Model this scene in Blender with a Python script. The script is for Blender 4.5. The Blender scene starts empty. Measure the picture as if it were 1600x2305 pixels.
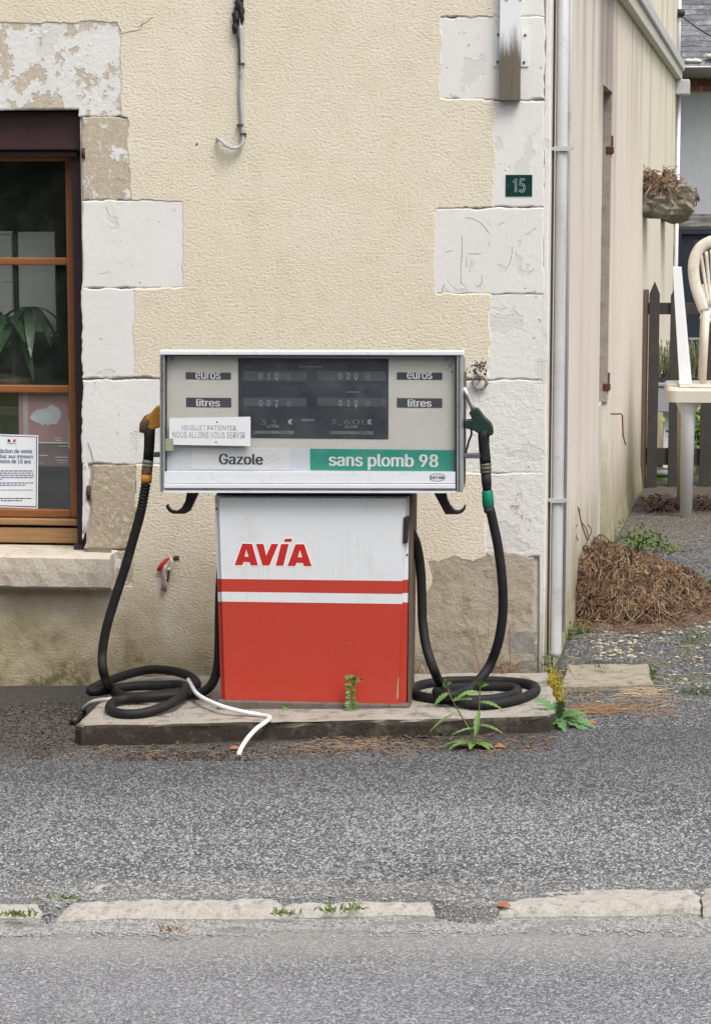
import bpy, math, random
from mathutils import Vector, Matrix, noise
from math import radians as R, sin, cos, pi, sqrt
random.seed(7)
scn = bpy.context.scene
col = scn.collection

# ------------------------------------------------------------------ camera
F_PX, CX, CY = 5043.0, 800.0, 1152.5
YAW, PITCH = R(6), R(7.37)
CAM = Vector((0.85, -8.98, 1.9))
fw = Vector((-sin(YAW)*cos(PITCH), cos(YAW)*cos(PITCH), -sin(PITCH)))
rt = Vector((cos(YAW), sin(YAW), 0)); up = rt.cross(fw)
cd = bpy.data.cameras.new('camera'); cam = bpy.data.objects.new('camera', cd); col.objects.link(cam)
cam.location = CAM; cam.rotation_euler = (R(90)-PITCH, 0, YAW)
cd.sensor_fit = 'VERTICAL'; cd.sensor_height = 36; cd.lens = F_PX/2305*36; cd.clip_end = 500; cd.clip_start = .1
scn.camera = cam

# ------------------------------------------------------------------ light: overcast daylight
SUN_EL, SUN_AZ = R(58), R(142)          # azimuth clockwise from +Y
w = bpy.data.worlds.new('World'); scn.world = w; w.use_nodes = True
nt = w.node_tree; nt.nodes.clear()
sky = nt.nodes.new('ShaderNodeTexSky'); sky.sky_type = 'NISHITA'; sky.sun_disc = False
sky.sun_elevation = SUN_EL; sky.sun_rotation = SUN_AZ; sky.air_density = 1.0; sky.dust_density = 4.0
hs = nt.nodes.new('ShaderNodeHueSaturation'); hs.inputs['Saturation'].default_value = .28
bg = nt.nodes.new('ShaderNodeBackground'); bg.inputs[1].default_value = .15
wo = nt.nodes.new('ShaderNodeOutputWorld')
nt.links.new(sky.outputs[0], hs.inputs['Color']); nt.links.new(hs.outputs[0], bg.inputs[0]); nt.links.new(bg.outputs[0], wo.inputs[0])
sd = bpy.data.lights.new('sun', 'SUN'); sd.energy = 1.3; sd.angle = R(24); sd.color = (1, .97, .93)
sun = bpy.data.objects.new('sun', sd); col.objects.link(sun)
sdir = Vector((sin(SUN_AZ)*cos(SUN_EL), cos(SUN_AZ)*cos(SUN_EL), sin(SUN_EL)))
sun.rotation_euler = sdir.to_track_quat('Z', 'Y').to_euler(); sun.location = (0, -5, 8)
vs = scn.view_settings; vs.view_transform = 'Standard'; vs.look = 'None'; vs.exposure = 0.66; vs.gamma = 1; vs.use_curve_mapping = False

# ------------------------------------------------------------------ survey helpers (photo pixel + known plane -> metres)
def ray(u, v): return fw + rt*((u-CX)/F_PX) - up*((v-CY)/F_PX)
def W(u, v, y=0.0):
    d = ray(u, v); return CAM + d*((y-CAM.y)/d.y)
def Zp(u, v, z):
    d = ray(u, v); return CAM + d*((z-CAM.z)/d.z)
def zg(x, y):
    xx = max(-6, min(6, x))
    return .04*(xx+.55) - (.014*min(max(0, y-2), 8))
def zp(x): return .060+.03*(x+.97)                 # plinth top
def G(u, v, h=0.0, f=None):
    z = 0
    for i in range(25):
        p = Zp(u, v, z); z = (zg(p.x, p.y) if f is None else f(p.x))+h
    return p
SA = R(4.2); SDIR = Vector((sin(SA), cos(SA), 0)); SN = Vector((cos(SA), -sin(SA), 0)); SC = Vector((.68, 0, 0))
def SW(s, z, o=0.0): return SC + SDIR*s + SN*o + Vector((0, 0, z))
def Sp(u, v):                                        # pixel -> (s, z) on the side wall
    d = ray(u, v); p = CAM + d*(((SC-CAM).dot(SN))/d.dot(SN)); return (p-SC).dot(SDIR), p.z
def px(y=0.0): return 1/F_PX*(y-CAM.y)               # metres per pixel at depth y

# ------------------------------------------------------------------ node helpers
def nd(nt, t, ins=None, **p):
    n = nt.nodes.new(t)
    for k, v in p.items(): setattr(n, k, v)
    for k, v in (ins or {}).items():
        s = n.inputs[k]
        if isinstance(v, bpy.types.NodeSocket): nt.links.new(v, s)
        else: s.default_value = v
    return n
def c4(c): return tuple(c)+(1,) if len(c) == 3 else c
def mixc(nt, f, a, b, blend='MIX'):
    n = nt.nodes.new('ShaderNodeMix'); n.data_type = 'RGBA'; n.blend_type = blend
    for i, v in ((0, f), (6, a), (7, b)):
        if isinstance(v, bpy.types.NodeSocket): nt.links.new(v, n.inputs[i])
        else: n.inputs[i].default_value = v if i == 0 else c4(v)
    return n.outputs[2]
def mth(nt, op, a, b=0.0, clamp=False):
    n = nt.nodes.new('ShaderNodeMath'); n.operation = op; n.use_clamp = clamp
    for i, v in ((0, a), (1, b)):
        if isinstance(v, bpy.types.NodeSocket): nt.links.new(v, n.inputs[i])
        else: n.inputs[i].default_value = v
    return n.outputs[0]
def sstep(nt, v, lo, hi, a=0.0, b=1.0):
    n = nd(nt, 'ShaderNodeMapRange', interpolation_type='SMOOTHSTEP')
    for i, x in enumerate((v, lo, hi, a, b)):
        if isinstance(x, bpy.types.NodeSocket): nt.links.new(x, n.inputs[i])
        else: n.inputs[i].default_value = x
    return n.outputs[0]
def pos(nt, s=(1, 1, 1), l=(0, 0, 0)):
    g = nd(nt, 'ShaderNodeNewGeometry')
    return nd(nt, 'ShaderNodeMapping', {'Vector': g.outputs['Position'], 'Scale': s, 'Location': l}).outputs[0]
def xyz(nt):
    g = nd(nt, 'ShaderNodeNewGeometry')
    return nd(nt, 'ShaderNodeSeparateXYZ', {0: g.outputs['Position']}).outputs
def noi(nt, vec, scale, detail=4, rough=.55, dist=0.0):
    return nd(nt, 'ShaderNodeTexNoise', {'Vector': vec, 'Scale': scale, 'Detail': detail, 'Roughness': rough, 'Distortion': dist}).outputs[0]
def vor(nt, vec, scale, feature='F1', out=0):
    return nd(nt, 'ShaderNodeTexVoronoi', {'Vector': vec, 'Scale': scale}, feature=feature).outputs[out]
def bump(nt, h, strength=.5, dist=.01, nrm=None):
    ins = {'Height': h, 'Strength': strength, 'Distance': dist}
    if nrm is not None: ins['Normal'] = nrm
    return nd(nt, 'ShaderNodeBump', ins).outputs[0]
def newmat(name):
    m = bpy.data.materials.new(name); m.use_nodes = True
    return m, m.node_tree, m.node_tree.nodes['Principled BSDF']
def setc(nt, b, c, rough=.6, nrm=None, metal=0.0, spec=.4):
    for k, v in (('Base Color', c), ('Roughness', rough), ('Metallic', metal), ('Specular IOR Level', spec)):
        if isinstance(v, bpy.types.NodeSocket): nt.links.new(v, b.inputs[k])
        else: b.inputs[k].default_value = c4(v) if k == 'Base Color' else v
    if nrm is not None: nt.links.new(nrm, b.inputs['Normal'])
M = {}
def simple(name, c, rough=.6, metal=0.0, spec=.4, var=.12, vs_=30, dirt=None, dirt_amt=.5, dirt_scale=8, bmp=.0, bs=200, seed=0, streak=0.0, streakc=(.2, .17, .13)):
    """plain material with a little mottling, optional dirt blotches and fine relief"""
    m, nt, b = newmat(name)
    p = pos(nt, l=(seed*3.1, seed*1.7, seed))
    n = noi(nt, p, vs_, 5, .6)
    cc = mixc(nt, n, [x*(1-var) for x in c], [min(1, x*(1+var)) for x in c])
    if dirt:
        d = sstep(nt, noi(nt, p, dirt_scale, 8, .68), .52, .75, 0, dirt_amt)
        cc = mixc(nt, d, cc, dirt)
    if streak:
        k = mth(nt, 'MULTIPLY', sstep(nt, noi(nt, pos(nt, (38, 38, 2.5)), 1.0, 5, .7), .5, .78, 0, streak), sstep(nt, noi(nt, p, 5, 4, .6), .4, .62))
        cc = mixc(nt, k, cc, streakc)
    nr = bump(nt, noi(nt, p, bs, 4, .6), bmp, .004) if bmp else None
    rr = sstep(nt, n, .2, .8, max(.05, rough-.08), min(1, rough+.1))
    setc(nt, b, cc, rr, nr, metal, spec)
    M[name] = m; return m

# ---- stucco
m, nt, b = newmat('cream_roughcast'); M['stucco'] = m
p = pos(nt, (1, 1, 1.5)); q = pos(nt)
big = noi(nt, q, 1.6, 6, .6); mid = noi(nt, q, 9, 5, .6)
c = mixc(nt, big, (.675, .60, .462), (.755, .685, .555))
c = mixc(nt, sstep(nt, mid, .45, .75, 0, .4), c, (.63, .54, .395))
st = noi(nt, pos(nt, (7, 7, .5)), 1.6, 5, .6)
c = mixc(nt, sstep(nt, st, .55, .8, 0, .3), c, (.60, .535, .43))
c = mixc(nt, sstep(nt, noi(nt, pos(nt, (1, 1, 1), (9, 2, 5)), .9, 6, .6), .5, .75, 0, .5), c, (.80, .74, .64))
h1 = noi(nt, p, 72, 2, .6, .25); h2 = noi(nt, p, 210, 3, .65, .1)
hh = mth(nt, 'ADD', mth(nt, 'MULTIPLY', h1, 1.0), mth(nt, 'MULTIPLY', h2, .5))
pit = sstep(nt, mth(nt, 'ADD', h1, mth(nt, 'MULTIPLY', mth(nt, 'SUBTRACT', h2, .5), .3)), .30, .40, 1, 0)
c = mixc(nt, mth(nt, 'MULTIPLY', pit, .38), c, (.36, .28, .17))
dk = sstep(nt, vor(nt, q, 26), .0, .07, 1, 0)
c = mixc(nt, mth(nt, 'MULTIPLY', mth(nt, 'MULTIPLY', dk, sstep(nt, noi(nt, q, 5, 2), .5, .6)), .6), c, (.2, .15, .1))
X, Y, Z = xyz(nt)
gr = mth(nt, 'ADD', Z, mth(nt, 'MULTIPLY', mth(nt, 'SUBTRACT', noi(nt, q, 3.2, 6, .65), .5), .9))
g1 = sstep(nt, gr, .1, .52, .75, 0)
c = mixc(nt, g1, c, (.34, .275, .15))
g2 = sstep(nt, gr, -.04, .2, .9, 0)
c = mixc(nt, mth(nt, 'MULTIPLY', g2, sstep(nt, noi(nt, q, 14, 6, .7), .35, .6)), c, (.125, .105, .045))
setc(nt, b, c, .93, bump(nt, hh, 1.0, .0038), 0, .2)

# ---- painted quoin stone: object colour r = bare stone amount, g = brownness, b = pitted relief
m, nt, b = newmat('peeling_white_stone'); M['stone'] = m
oi = nd(nt, 'ShaderNodeObjectInfo'); sp = nd(nt, 'ShaderNodeSeparateColor', {0: oi.outputs['Color']})
q = pos(nt)
n1 = noi(nt, q, 7.5, 9, .62, .25); n2 = noi(nt, q, 48, 5, .65); n3 = noi(nt, q, 150, 3, .6)
paint = mixc(nt, noi(nt, q, 4, 5, .6), (.665, .645, .61), (.755, .74, .715))
paint = mixc(nt, sstep(nt, noi(nt, q, 18, 6, .7), .58, .75, 0, .55), paint, (.60, .565, .50))
filler = (.645, .63, .595)
fm = sstep(nt, noi(nt, pos(nt, l=(7, 3, 1)), 5.5, 7, .55, .5), .605, .618)
bare = mixc(nt, n2, (.40, .33, .235), (.62, .55, .44))
brown = mixc(nt, n2, (.28, .22, .15), (.50, .41, .30))
bare = mixc(nt, sp.outputs[1], bare, brown)
thr = mth(nt, 'SUBTRACT', .80, mth(nt, 'MULTIPLY', sp.outputs[0], .6))
msk = sstep(nt, mth(nt, 'SUBTRACT', mth(nt, 'ADD', n1, mth(nt, 'MULTIPLY', mth(nt, 'SUBTRACT', n2, .5), .35)), thr), -.012, .022)
chips = sstep(nt, noi(nt, pos(nt, l=(2, 9, 4)), 46, 5, .65), .665, .70)
c = mixc(nt, fm, paint, filler)
c = mixc(nt, chips, c, (.42, .40, .36))
c = mixc(nt, msk, c, bare)
flk = mth(nt, 'MULTIPLY', sstep(nt, noi(nt, pos(nt, l=(5, 5, 5)), 60, 5, .7), .57, .62), msk)
c = mixc(nt, mth(nt, 'MULTIPLY', flk, .55), c, (.72, .70, .66))
X, Y, Z = xyz(nt)
gr = mth(nt, 'ADD', Z, mth(nt, 'MULTIPLY', mth(nt, 'SUBTRACT', noi(nt, q, 4, 6, .65), .5), .6))
c = mixc(nt, sstep(nt, gr, .0, .42, .75, 0), c, (.23, .20, .115))
ht = mth(nt, 'ADD', mth(nt, 'MULTIPLY', msk, -.9), mth(nt, 'MULTIPLY', n2, mth(nt, 'ADD', .25, mth(nt, 'MULTIPLY', sp.outputs[2], 2.2))))
ht = mth(nt, 'SUBTRACT', ht, mth(nt, 'MULTIPLY', fm, .45)); ht = mth(nt, 'SUBTRACT', ht, mth(nt, 'MULTIPLY', chips, .8))
ht = mth(nt, 'ADD', ht, mth(nt, 'MULTIPLY', n3, .15))
setc(nt, b, c, .85, bump(nt, ht, .8, .003), 0, .3)

# ---- side wall render with run-off streaks
m, nt, b = newmat('streaked_pink_render'); M['sidewall'] = m
q = pos(nt); X, Y, Z = xyz(nt)
s1 = noi(nt, pos(nt, (0, 1.5, .16)), 2.0, 4, .6, .3); s2 = noi(nt, pos(nt, (0, 3.2, .3), (0, 3, 0)), 2.0, 3, .5, .5)
c = mixc(nt, noi(nt, q, 1.2, 4), (.68, .595, .515), (.75, .675, .59))
c = mixc(nt, sstep(nt, Y, 3, 9, 0, .8), c, (.72, .655, .53))
c = mixc(nt, sstep(nt, s2, .50, .75, 0, .18), c, (.56, .45, .39))
hi = sstep(nt, mth(nt, 'ADD', Z, mth(nt, 'MULTIPLY', noi(nt, pos(nt, (0, 4, .3)), 2, 4), 1.5)), 2.3, 3.9, 0, 1)
c = mixc(nt, mth(nt, 'MULTIPLY', sstep(nt, s1, .46, .78, 0, .6), mth(nt, 'ADD', .25, hi)), c, (.26, .185, .175))
ry = mth(nt, 'MULTIPLY', sstep(nt, Y, 2.35, 2.75), sstep(nt, Y, 3.45, 3.85, 1, 0))
rz = sstep(nt, mth(nt, 'ADD', Z, noi(nt, pos(nt, (0, 9, .2)), 2, 3)), 2.7, 3.2)
c = mixc(nt, mth(nt, 'MULTIPLY', mth(nt, 'MULTIPLY', ry, rz), mth(nt, 'ADD', .35, mth(nt, 'MULTIPLY', s2, .7))), c, (.23, .165, .16))
gr = mth(nt, 'ADD', Z, mth(nt, 'MULTIPLY', mth(nt, 'SUBTRACT', noi(nt, pos(nt, (0, 4, .8)), 2.5, 6, .65), .5), 1.1))
c = mixc(nt, sstep(nt, gr, .15, .75, .8, 0), c, (.30, .265, .15))
c = mixc(nt, sstep(nt, gr, -.05, .22, .7, 0), c, (.15, .14, .06))
setc(nt, b, c, .9, bump(nt, noi(nt, q, 60, 6, .7), .8, .006), 0, .2)

# ---- asphalt forecourt with coarse aggregate, road finer
def asphalt(name, sc, dark, mid_, light, wh, base_var, relief, crev, forecourt=False, island=False):
    m, nt, b = newmat(name); M[name] = m
    q = pos(nt); X, Y, Z = xyz(nt)
    qd = nd(nt, 'ShaderNodeMixRGB', {0: .012, 1: q, 2: nd(nt, 'ShaderNodeTexNoise', {'Vector': q, 'Scale': 40.0}).outputs[1]}).outputs[0]
    v = nd(nt, 'ShaderNodeTexVoronoi', {'Vector': qd, 'Scale': sc}); v2 = nd(nt, 'ShaderNodeTexVoronoi', {'Vector': qd, 'Scale': sc*2.3})
    cell = nd(nt, 'ShaderNodeSeparateColor', {0: v.outputs['Color']}).outputs[0]
    if island: cell = nd(nt, 'ShaderNodeNewGeometry').outputs['Random Per Island']
    c = mixc(nt, cell, dark, light); c = mixc(nt, sstep(nt, cell, .86, .93), c, wh)
    c2 = nd(nt, 'ShaderNodeSeparateColor', {0: v2.outputs['Color']}).outputs[1]
    c = mixc(nt, mth(nt, 'MULTIPLY', c2, .15 if island else .5), c, mid_)
    if island: crev = 0
    gap = sstep(nt, v.outputs[0], .32, .62)
    c = mixc(nt, mth(nt, 'MULTIPLY', gap, 0 if island else .7), c, [x*.35 for x in dark])
    crv = noi(nt, qd, sc*.62, 3, .6); cr2 = noi(nt, qd, sc*.3, 3, .6)
    c = mixc(nt, sstep(nt, crv, .36, .47, crev, 0), c, [x*.3 for x in dark])  # crevice shadows put into the colour as dark noise
    c = mixc(nt, sstep(nt, cr2, .56, .72, 0, crev*.6), c, [min(1, x*1.35) for x in light])
    bigv = noi(nt, pos(nt, (.6, 1.2, 1)), 1.5, 5, .6)
    c = mixc(nt, sstep(nt, bigv, .35, .7, 0, base_var), c, [x*1.1 for x in light])
    n9 = noi(nt, q, 4.5, 7, .7)
    if forecourt:
        d = mth(nt, 'ADD', Y, mth(nt, 'MULTIPLY', mth(nt, 'SUBTRACT', n9, .5), .75))
        # trodden soil and litter collected around the plinth and against the wall
        soil = mixc(nt, noi(nt, q, 70, 4, .7), (.035, .026, .017), (.16, .125, .085))
        left = mth(nt, 'SUBTRACT', 1.0, sstep(nt, X, .62, .8))
        k = mth(nt, 'MULTIPLY', sstep(nt, d, -1.38, -1.08), left)
        c = mixc(nt, mth(nt, 'MULTIPLY', k, .9), c, soil)
        d2 = sstep(nt, mth(nt, 'ADD', Y, mth(nt, 'MULTIPLY', n9, .5)), -2.15, -1.0, 0, .66)
        c = mixc(nt, d2, c, [x*.32 for x in mid_])
        # yard: thin soil, moss
        yard = mth(nt, 'MULTIPLY', sstep(nt, X, .6, .75), sstep(nt, d, -.6, .1))
        moss = mixc(nt, noi(nt, q, 45, 4, .7), (.05, .055, .02), (.17, .15, .085))
        c = mixc(nt, mth(nt, 'MULTIPLY', yard, sstep(nt, noi(nt, pos(nt, l=(4, 4, 0)), 6, 6, .7), .5, .64, 0, .7)), c, moss)
        far = sstep(nt, d, 3.2, 5.2, 0, .75)
        c = mixc(nt, far, c, mixc(nt, noi(nt, q, 60, 4, .7), (.05, .04, .03), (.19, .165, .13)))
        kz = mth(nt, 'MULTIPLY', sstep(nt, d, -2.95, -2.66, 1, 0), .22)
        c = mixc(nt, kz, c, (.36, .345, .31))
    else:
        d = mth(nt, 'ADD', Y, mth(nt, 'MULTIPLY', mth(nt, 'SUBTRACT', n9, .5), .3))
        c = mixc(nt, sstep(nt, d, -3.5, -3.2, 0, .5), c, (.32, .31, .285))
        cr = sstep(nt, noi(nt, pos(nt, (1, 5, 1)), 3.2, 6, .7), .33, .40, 1, 0)
        c = mixc(nt, mth(nt, 'MULTIPLY', mth(nt, 'MULTIPLY', cr, sstep(nt, Y, -3.75, -3.6, 1, 0)), .8), c, [x*.4 for x in dark])
    ht = mth(nt, 'ADD', mth(nt, 'MULTIPLY', v.outputs[0], -1.0), mth(nt, 'MULTIPLY', cell, .5))
    setc(nt, b, c, .8, None if island else bump(nt, ht, 1.0, relief), 0, .35)
asphalt('asphalt_coarse', 110, (.075, .076, .078), (.15, .152, .155), (.25, .255, .26), (.38, .38, .38), .2, .008, .4, True)
asphalt('asphalt_road', 150, (.16, .16, .165), (.235, .235, .242), (.31, .31, .318), (.40, .40, .40), .2, .004, .5)
asphalt('aggregate_coarse', 92, (.14, .142, .146), (.225, .229, .233), (.315, .32, .325), (.40, .40, .39), .3, .0, .0, True, True)
asphalt('aggregate_road', 130, (.215, .215, .22), (.26, .26, .267), (.315, .315, .32), (.39, .39, .39), .2, .0, .0, False, True)

def concrete(name, a, b_, dirtc, damt, sc=6, bs=60, bd=.005, moss=None):
    m, nt, b = newmat(name); M[name] = m; q = pos(nt)
    c = mixc(nt, noi(nt, q, sc, 7, .65), a, b_)
    c = mixc(nt, sstep(nt, noi(nt, q, sc*2.2, 8, .7), .48, .68, 0, damt), c, dirtc)
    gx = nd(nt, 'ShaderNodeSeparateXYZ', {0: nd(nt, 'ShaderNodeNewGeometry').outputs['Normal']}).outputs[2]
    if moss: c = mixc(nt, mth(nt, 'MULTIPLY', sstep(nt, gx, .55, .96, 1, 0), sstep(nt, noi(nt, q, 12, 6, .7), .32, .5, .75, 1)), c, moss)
    c = mixc(nt, sstep(nt, noi(nt, q, 85, 3, .6), .62, .68, 0, .5), c, [x*.45 for x in a])
    h = mth(nt, 'ADD', noi(nt, q, bs, 6, .7), mth(nt, 'MULTIPLY', noi(nt, q, 14, 5, .6), 1.4))
    setc(nt, b, c, .9, bump(nt, h, .7, bd), 0, .25)
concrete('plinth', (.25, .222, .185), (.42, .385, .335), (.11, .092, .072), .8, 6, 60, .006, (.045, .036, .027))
concrete('kerbstone', (.33, .305, .265), (.53, .50, .45), (.19, .178, .16), .7, 16, 90, .010)
concrete('gutter_crust', (.17, .165, .155), (.37, .355, .325), (.09, .09, .088), .8, 26, 110, .012)
concrete('sill', (.47, .405, .32), (.64, .585, .50), (.30, .24, .17), .5, 7, 60, .005)
concrete('yardstone', (.25, .215, .16), (.39, .345, .27), (.13, .11, .08), .75, 9, 50, .008)
concrete('mortar', (.50, .47, .42), (.62, .59, .54), (.32, .28, .22), .5, 10, 80, .005)
concrete('cement', (.22, .205, .18), (.36, .34, .31), (.12, .105, .08), .6, 8, 50, .006)
concrete('footing', (.09, .078, .066), (.2, .18, .155), (.05, .043, .035), .6, 9, 60, .004)
concrete('rubble_patch', (.31, .265, .19), (.53, .475, .385), (.19, .16, .11), .5, 7, 42, .010)
concrete('corbel_stone', (.15, .135, .10), (.34, .31, .25), (.06, .05, .035), .8, 14, 40, .016)
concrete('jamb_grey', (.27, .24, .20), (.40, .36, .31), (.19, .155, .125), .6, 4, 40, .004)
concrete('far_render', (.33, .35, .37), (.44, .455, .465), (.27, .285, .30), .5, 2, 40, .003)

simple('red_paint', (.475, .050, .030), .34, spec=.45, var=.05, vs_=4, dirt=(.40, .075, .05), dirt_amt=.35, dirt_scale=5, streak=.4, streakc=(.24, .035, .025))
simple('white_paint', (.70, .715, .73), .36, spec=.45, var=.03, vs_=4, dirt=(.54, .52, .48), dirt_amt=.5, dirt_scale=7, streak=.45, streakc=(.36, .33, .28))
simple('logo_red', (.50, .025, .02), .4, var=.03)
simple('logo_edge', (.84, .83, .82), .4, var=.02)
simple('aluminium', (.60, .62, .64), .30, metal=.75, var=.08, vs_=12, dirt=(.2, .19, .17), dirt_amt=.35, dirt_scale=25)
simple('alu_dull', (.34, .36, .39), .42, metal=.7, var=.2, vs_=18, dirt=(.09, .08, .07), dirt_amt=.4, dirt_scale=30)
simple('alu_white', (.74, .76, .80), .35, var=.03, vs_=5, dirt=(.45, .44, .42), dirt_amt=.4, dirt_scale=30)
simple('dial_panel', (.62, .60, .55), .6, var=.05, vs_=8, dirt=(.50, .46, .40), dirt_amt=.5, dirt_scale=6)
simple('pale_blue_panel', (.58, .62, .67), .55, var=.04, vs_=10, dirt=(.5, .5, .5), dirt_amt=.5)
simple('grey_plate', (.66, .66, .68), .5, var=.06, vs_=20, dirt=(.65, .64, .62), dirt_amt=.6, dirt_scale=18)
simple('fuel_green', (.0, .27, .20), .5, var=.06, vs_=14, dirt=(.12, .36, .30), dirt_amt=.4, dirt_scale=10)
simple('counter_dark', (.022, .029, .047), .5, var=.35, vs_=16, dirt=(.075, .08, .095), dirt_amt=.7, dirt_scale=12)
simple('counter_slot', (.075, .08, .095), .5, var=.3, vs_=60)
simple('strip_dark', (.045, .052, .072), .5, var=.1)
simple('letter_white', (.72, .72, .70), .6, var=.06, vs_=60)
simple('digit_white', (.34, .35, .36), .6, var=.2, vs_=60)
simple('digit_dim', (.16, .165, .175), .6, var=.35, vs_=90)
simple('letter_dark', (.03, .032, .04), .6, var=.1)
simple('letter_grey', (.30, .30, .32), .6, var=.2, vs_=90)
simple('letter_blue', (.075, .085, .17), .6, var=.1)
simple('paper', (.74, .745, .76), .7, var=.05, vs_=9, bmp=.3, bs=22)
simple('tape', (.33, .32, .22), .4, var=.25, vs_=60)
simple('rubber', (.013, .0125, .0135), .62, spec=.28, var=.3, vs_=20, dirt=(.06, .055, .05), dirt_amt=.5, dirt_scale=14, bmp=.2, bs=180)
simple('rubber_dusty', (.036, .036, .034), .62, spec=.35, var=.3, vs_=20, dirt=(.085, .08, .07), dirt_amt=.55, dirt_scale=14, bmp=.2, bs=180)
simple('black_metal', (.028, .022, .022), .5, var=.3, vs_=40)
simple('yellow_grip', (.56, .24, .025), .5, var=.25, vs_=30, dirt=(.085, .048, .03), dirt_amt=1.3, dirt_scale=18)
simple('brown_grime', (.105, .062, .04), .55, var=.3, vs_=40, dirt=(.42, .2, .03), dirt_amt=.55, dirt_scale=24)
simple('green_grip', (.011, .032, .025), .5, var=.5, vs_=26, dirt=(.022, .022, .02), dirt_amt=.95, dirt_scale=16)
simple('green_sleeve', (.0, .17, .095), .5, var=.12, vs_=30, dirt=(.02, .07, .05), dirt_amt=.5, dirt_scale=20)
simple('olive_collar', (.10, .095, .06), .5, var=.3, vs_=50)
simple('grey_label', (.26, .26, .27), .5, var=.2, vs_=80)
simple('steel', (.50, .48, .45), .35, metal=.85, var=.15, vs_=40)
simple('bracket_grey', (.13, .135, .15), .5, metal=.4, var=.2)
simple('cable_white', (.76, .76, .76), .4, var=.05, vs_=20, dirt=(.5, .48, .44), dirt_amt=.5, dirt_scale=20)
simple('cable_dirty', (.52, .49, .44), .5, var=.15, vs_=20, dirt=(.25, .22, .19), dirt_amt=.7, dirt_scale=14)
simple('wire_grey', (.42, .42, .41), .45, var=.2, vs_=50, dirt=(.10, .10, .10), dirt_amt=.8, dirt_scale=22)
simple('wire_dark', (.05, .048, .045), .55, var=.3, vs_=50)
simple('tar', (.025, .022, .02), .6, var=.4, vs_=60, bmp=.8, bs=90)
simple('rust', (.095, .034, .018), .8, var=.5, vs_=80, dirt=(.36, .15, .05), dirt_amt=.7, dirt_scale=40, bmp=.5, bs=150)
simple('iron_pale', (.33, .30, .26), .7, var=.3, vs_=60, dirt=(.10, .085, .065), dirt_amt=.9, dirt_scale=45, bmp=.5, bs=150)
simple('zinc', (.54, .54, .535), .5, metal=.15, var=.12, vs_=5, dirt=(.30, .31, .30), dirt_amt=.6, dirt_scale=9, streak=.6, streakc=(.24, .24, .22))
simple('zinc_painted', (.55, .52, .46), .6, var=.12, vs_=6, dirt=(.3, .26, .2), dirt_amt=.6, dirt_scale=9)
simple('pvc_white', (.72, .73, .74), .4, var=.05)
simple('channel_white', (.74, .74, .75), .45, var=.04, vs_=14)
simple('plate_green', (.004, .038, .034), .35, var=.1)
simple('digits_pale', (.42, .50, .48), .5, var=.1)
simple('shutter_brown', (.050, .025, .026), .42, var=.1, vs_=12, dirt=(.10, .07, .065), dirt_amt=.25, dirt_scale=60)
simple('guide_brown', (.042, .022, .026), .5, var=.15)
simple('window_gap', (.01, .008, .008), .8)
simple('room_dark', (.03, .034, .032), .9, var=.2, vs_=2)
simple('board_white', (.66, .70, .66), .7, var=.08, vs_=6)
simple('board_edge', (.10, .12, .11), .7)
simple('poster_pink', (.42, .22, .26), .5, var=.16, vs_=12, dirt=(.42, .33, .36), dirt_amt=.6, dirt_scale=10)
simple('poster_pale', (.50, .40, .45), .5, var=.08)
simple('poster_lower', (.20, .125, .15), .5, var=.12, vs_=14)
simple('poster_white', (.62, .63, .68), .5, var=.04)
simple('poster_cloud', (.55, .58, .63), .6, var=.22, vs_=26)
simple('notice_white', (.80, .82, .86), .45, var=.02)
simple('flag_blue', (.02, .03, .16), .5); simple('flag_red', (.55, .02, .05), .5)
simple('leaf_house', (.028, .075, .025), .4, var=.35, vs_=30)
simple('pot_brown', (.12, .06, .035), .7)
simple('tape_red', (.55, .03, .03), .45); simple('tape_white', (.66, .62, .60), .5, var=.1); simple('tape_pink', (.50, .36, .33), .6, var=.15)
simple('weed_green', (.115, .20, .045), .55, var=.3, vs_=50)
simple('weed_stem', (.13, .15, .06), .6, var=.3, vs_=60)
simple('rosette_green', (.085, .185, .06), .5, var=.3, vs_=40)
simple('sedum_yellow', (.46, .36, .03), .6, var=.3, vs_=90)
simple('moss_green', (.11, .17, .035), .8, var=.5, vs_=60)
simple('straw', (.27, .185, .105), .8, var=.35, vs_=25)
simple('straw_pale', (.38, .30, .19), .8, var=.3, vs_=25)
simple('root_brown', (.165, .095, .058), .85, var=.5, vs_=22)
simple('root_orange', (.235, .14, .075), .85, var=.4, vs_=22)
simple('root_dark', (.055, .034, .024), .9, var=.5, vs_=30, bmp=.8, bs=120)
simple('leaf_dead', (.34, .13, .05), .7, var=.35, vs_=60)
simple('leaf_litter', (.135, .085, .06), .85, var=.5, vs_=40)
simple('pebble', (.24, .225, .20), .85, var=.45, vs_=16)
simple('chalk_stone', (.44, .39, .31), .85, var=.3, vs_=20)
simple('slate_black', (.035, .037, .045), .6, var=.3)
simple('garden_plastic', (.62, .57, .49), .45, var=.06, vs_=6, dirt=(.42, .35, .26), dirt_amt=.7, dirt_scale=7, streak=.5, streakc=(.3, .25, .18))
simple('garden_white', (.72, .73, .75), .4, var=.04)
simple('picket_dark', (.045, .041, .036), .8, var=.4, vs_=14, dirt=(.10, .09, .07), dirt_amt=.5, dirt_scale=12, bmp=.5, bs=60)
simple('post_brown', (.135, .095, .065), .85, var=.35, vs_=10, bmp=.6, bs=50)
simple('door_navy', (.022, .026, .042), .5, var=.12)
simple('metal_bright', (.5, .5, .5), .35, metal=.6)
simple('planter_grey', (.30, .32, .36), .5, var=.05)
simple('bucket_green', (.10, .22, .012), .5, var=.1)
simple('lavender', (.15, .17, .085), .8, var=.4, vs_=30)
simple('leaf_bright', (.19, .34, .03), .6, var=.4, vs_=30)
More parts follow.
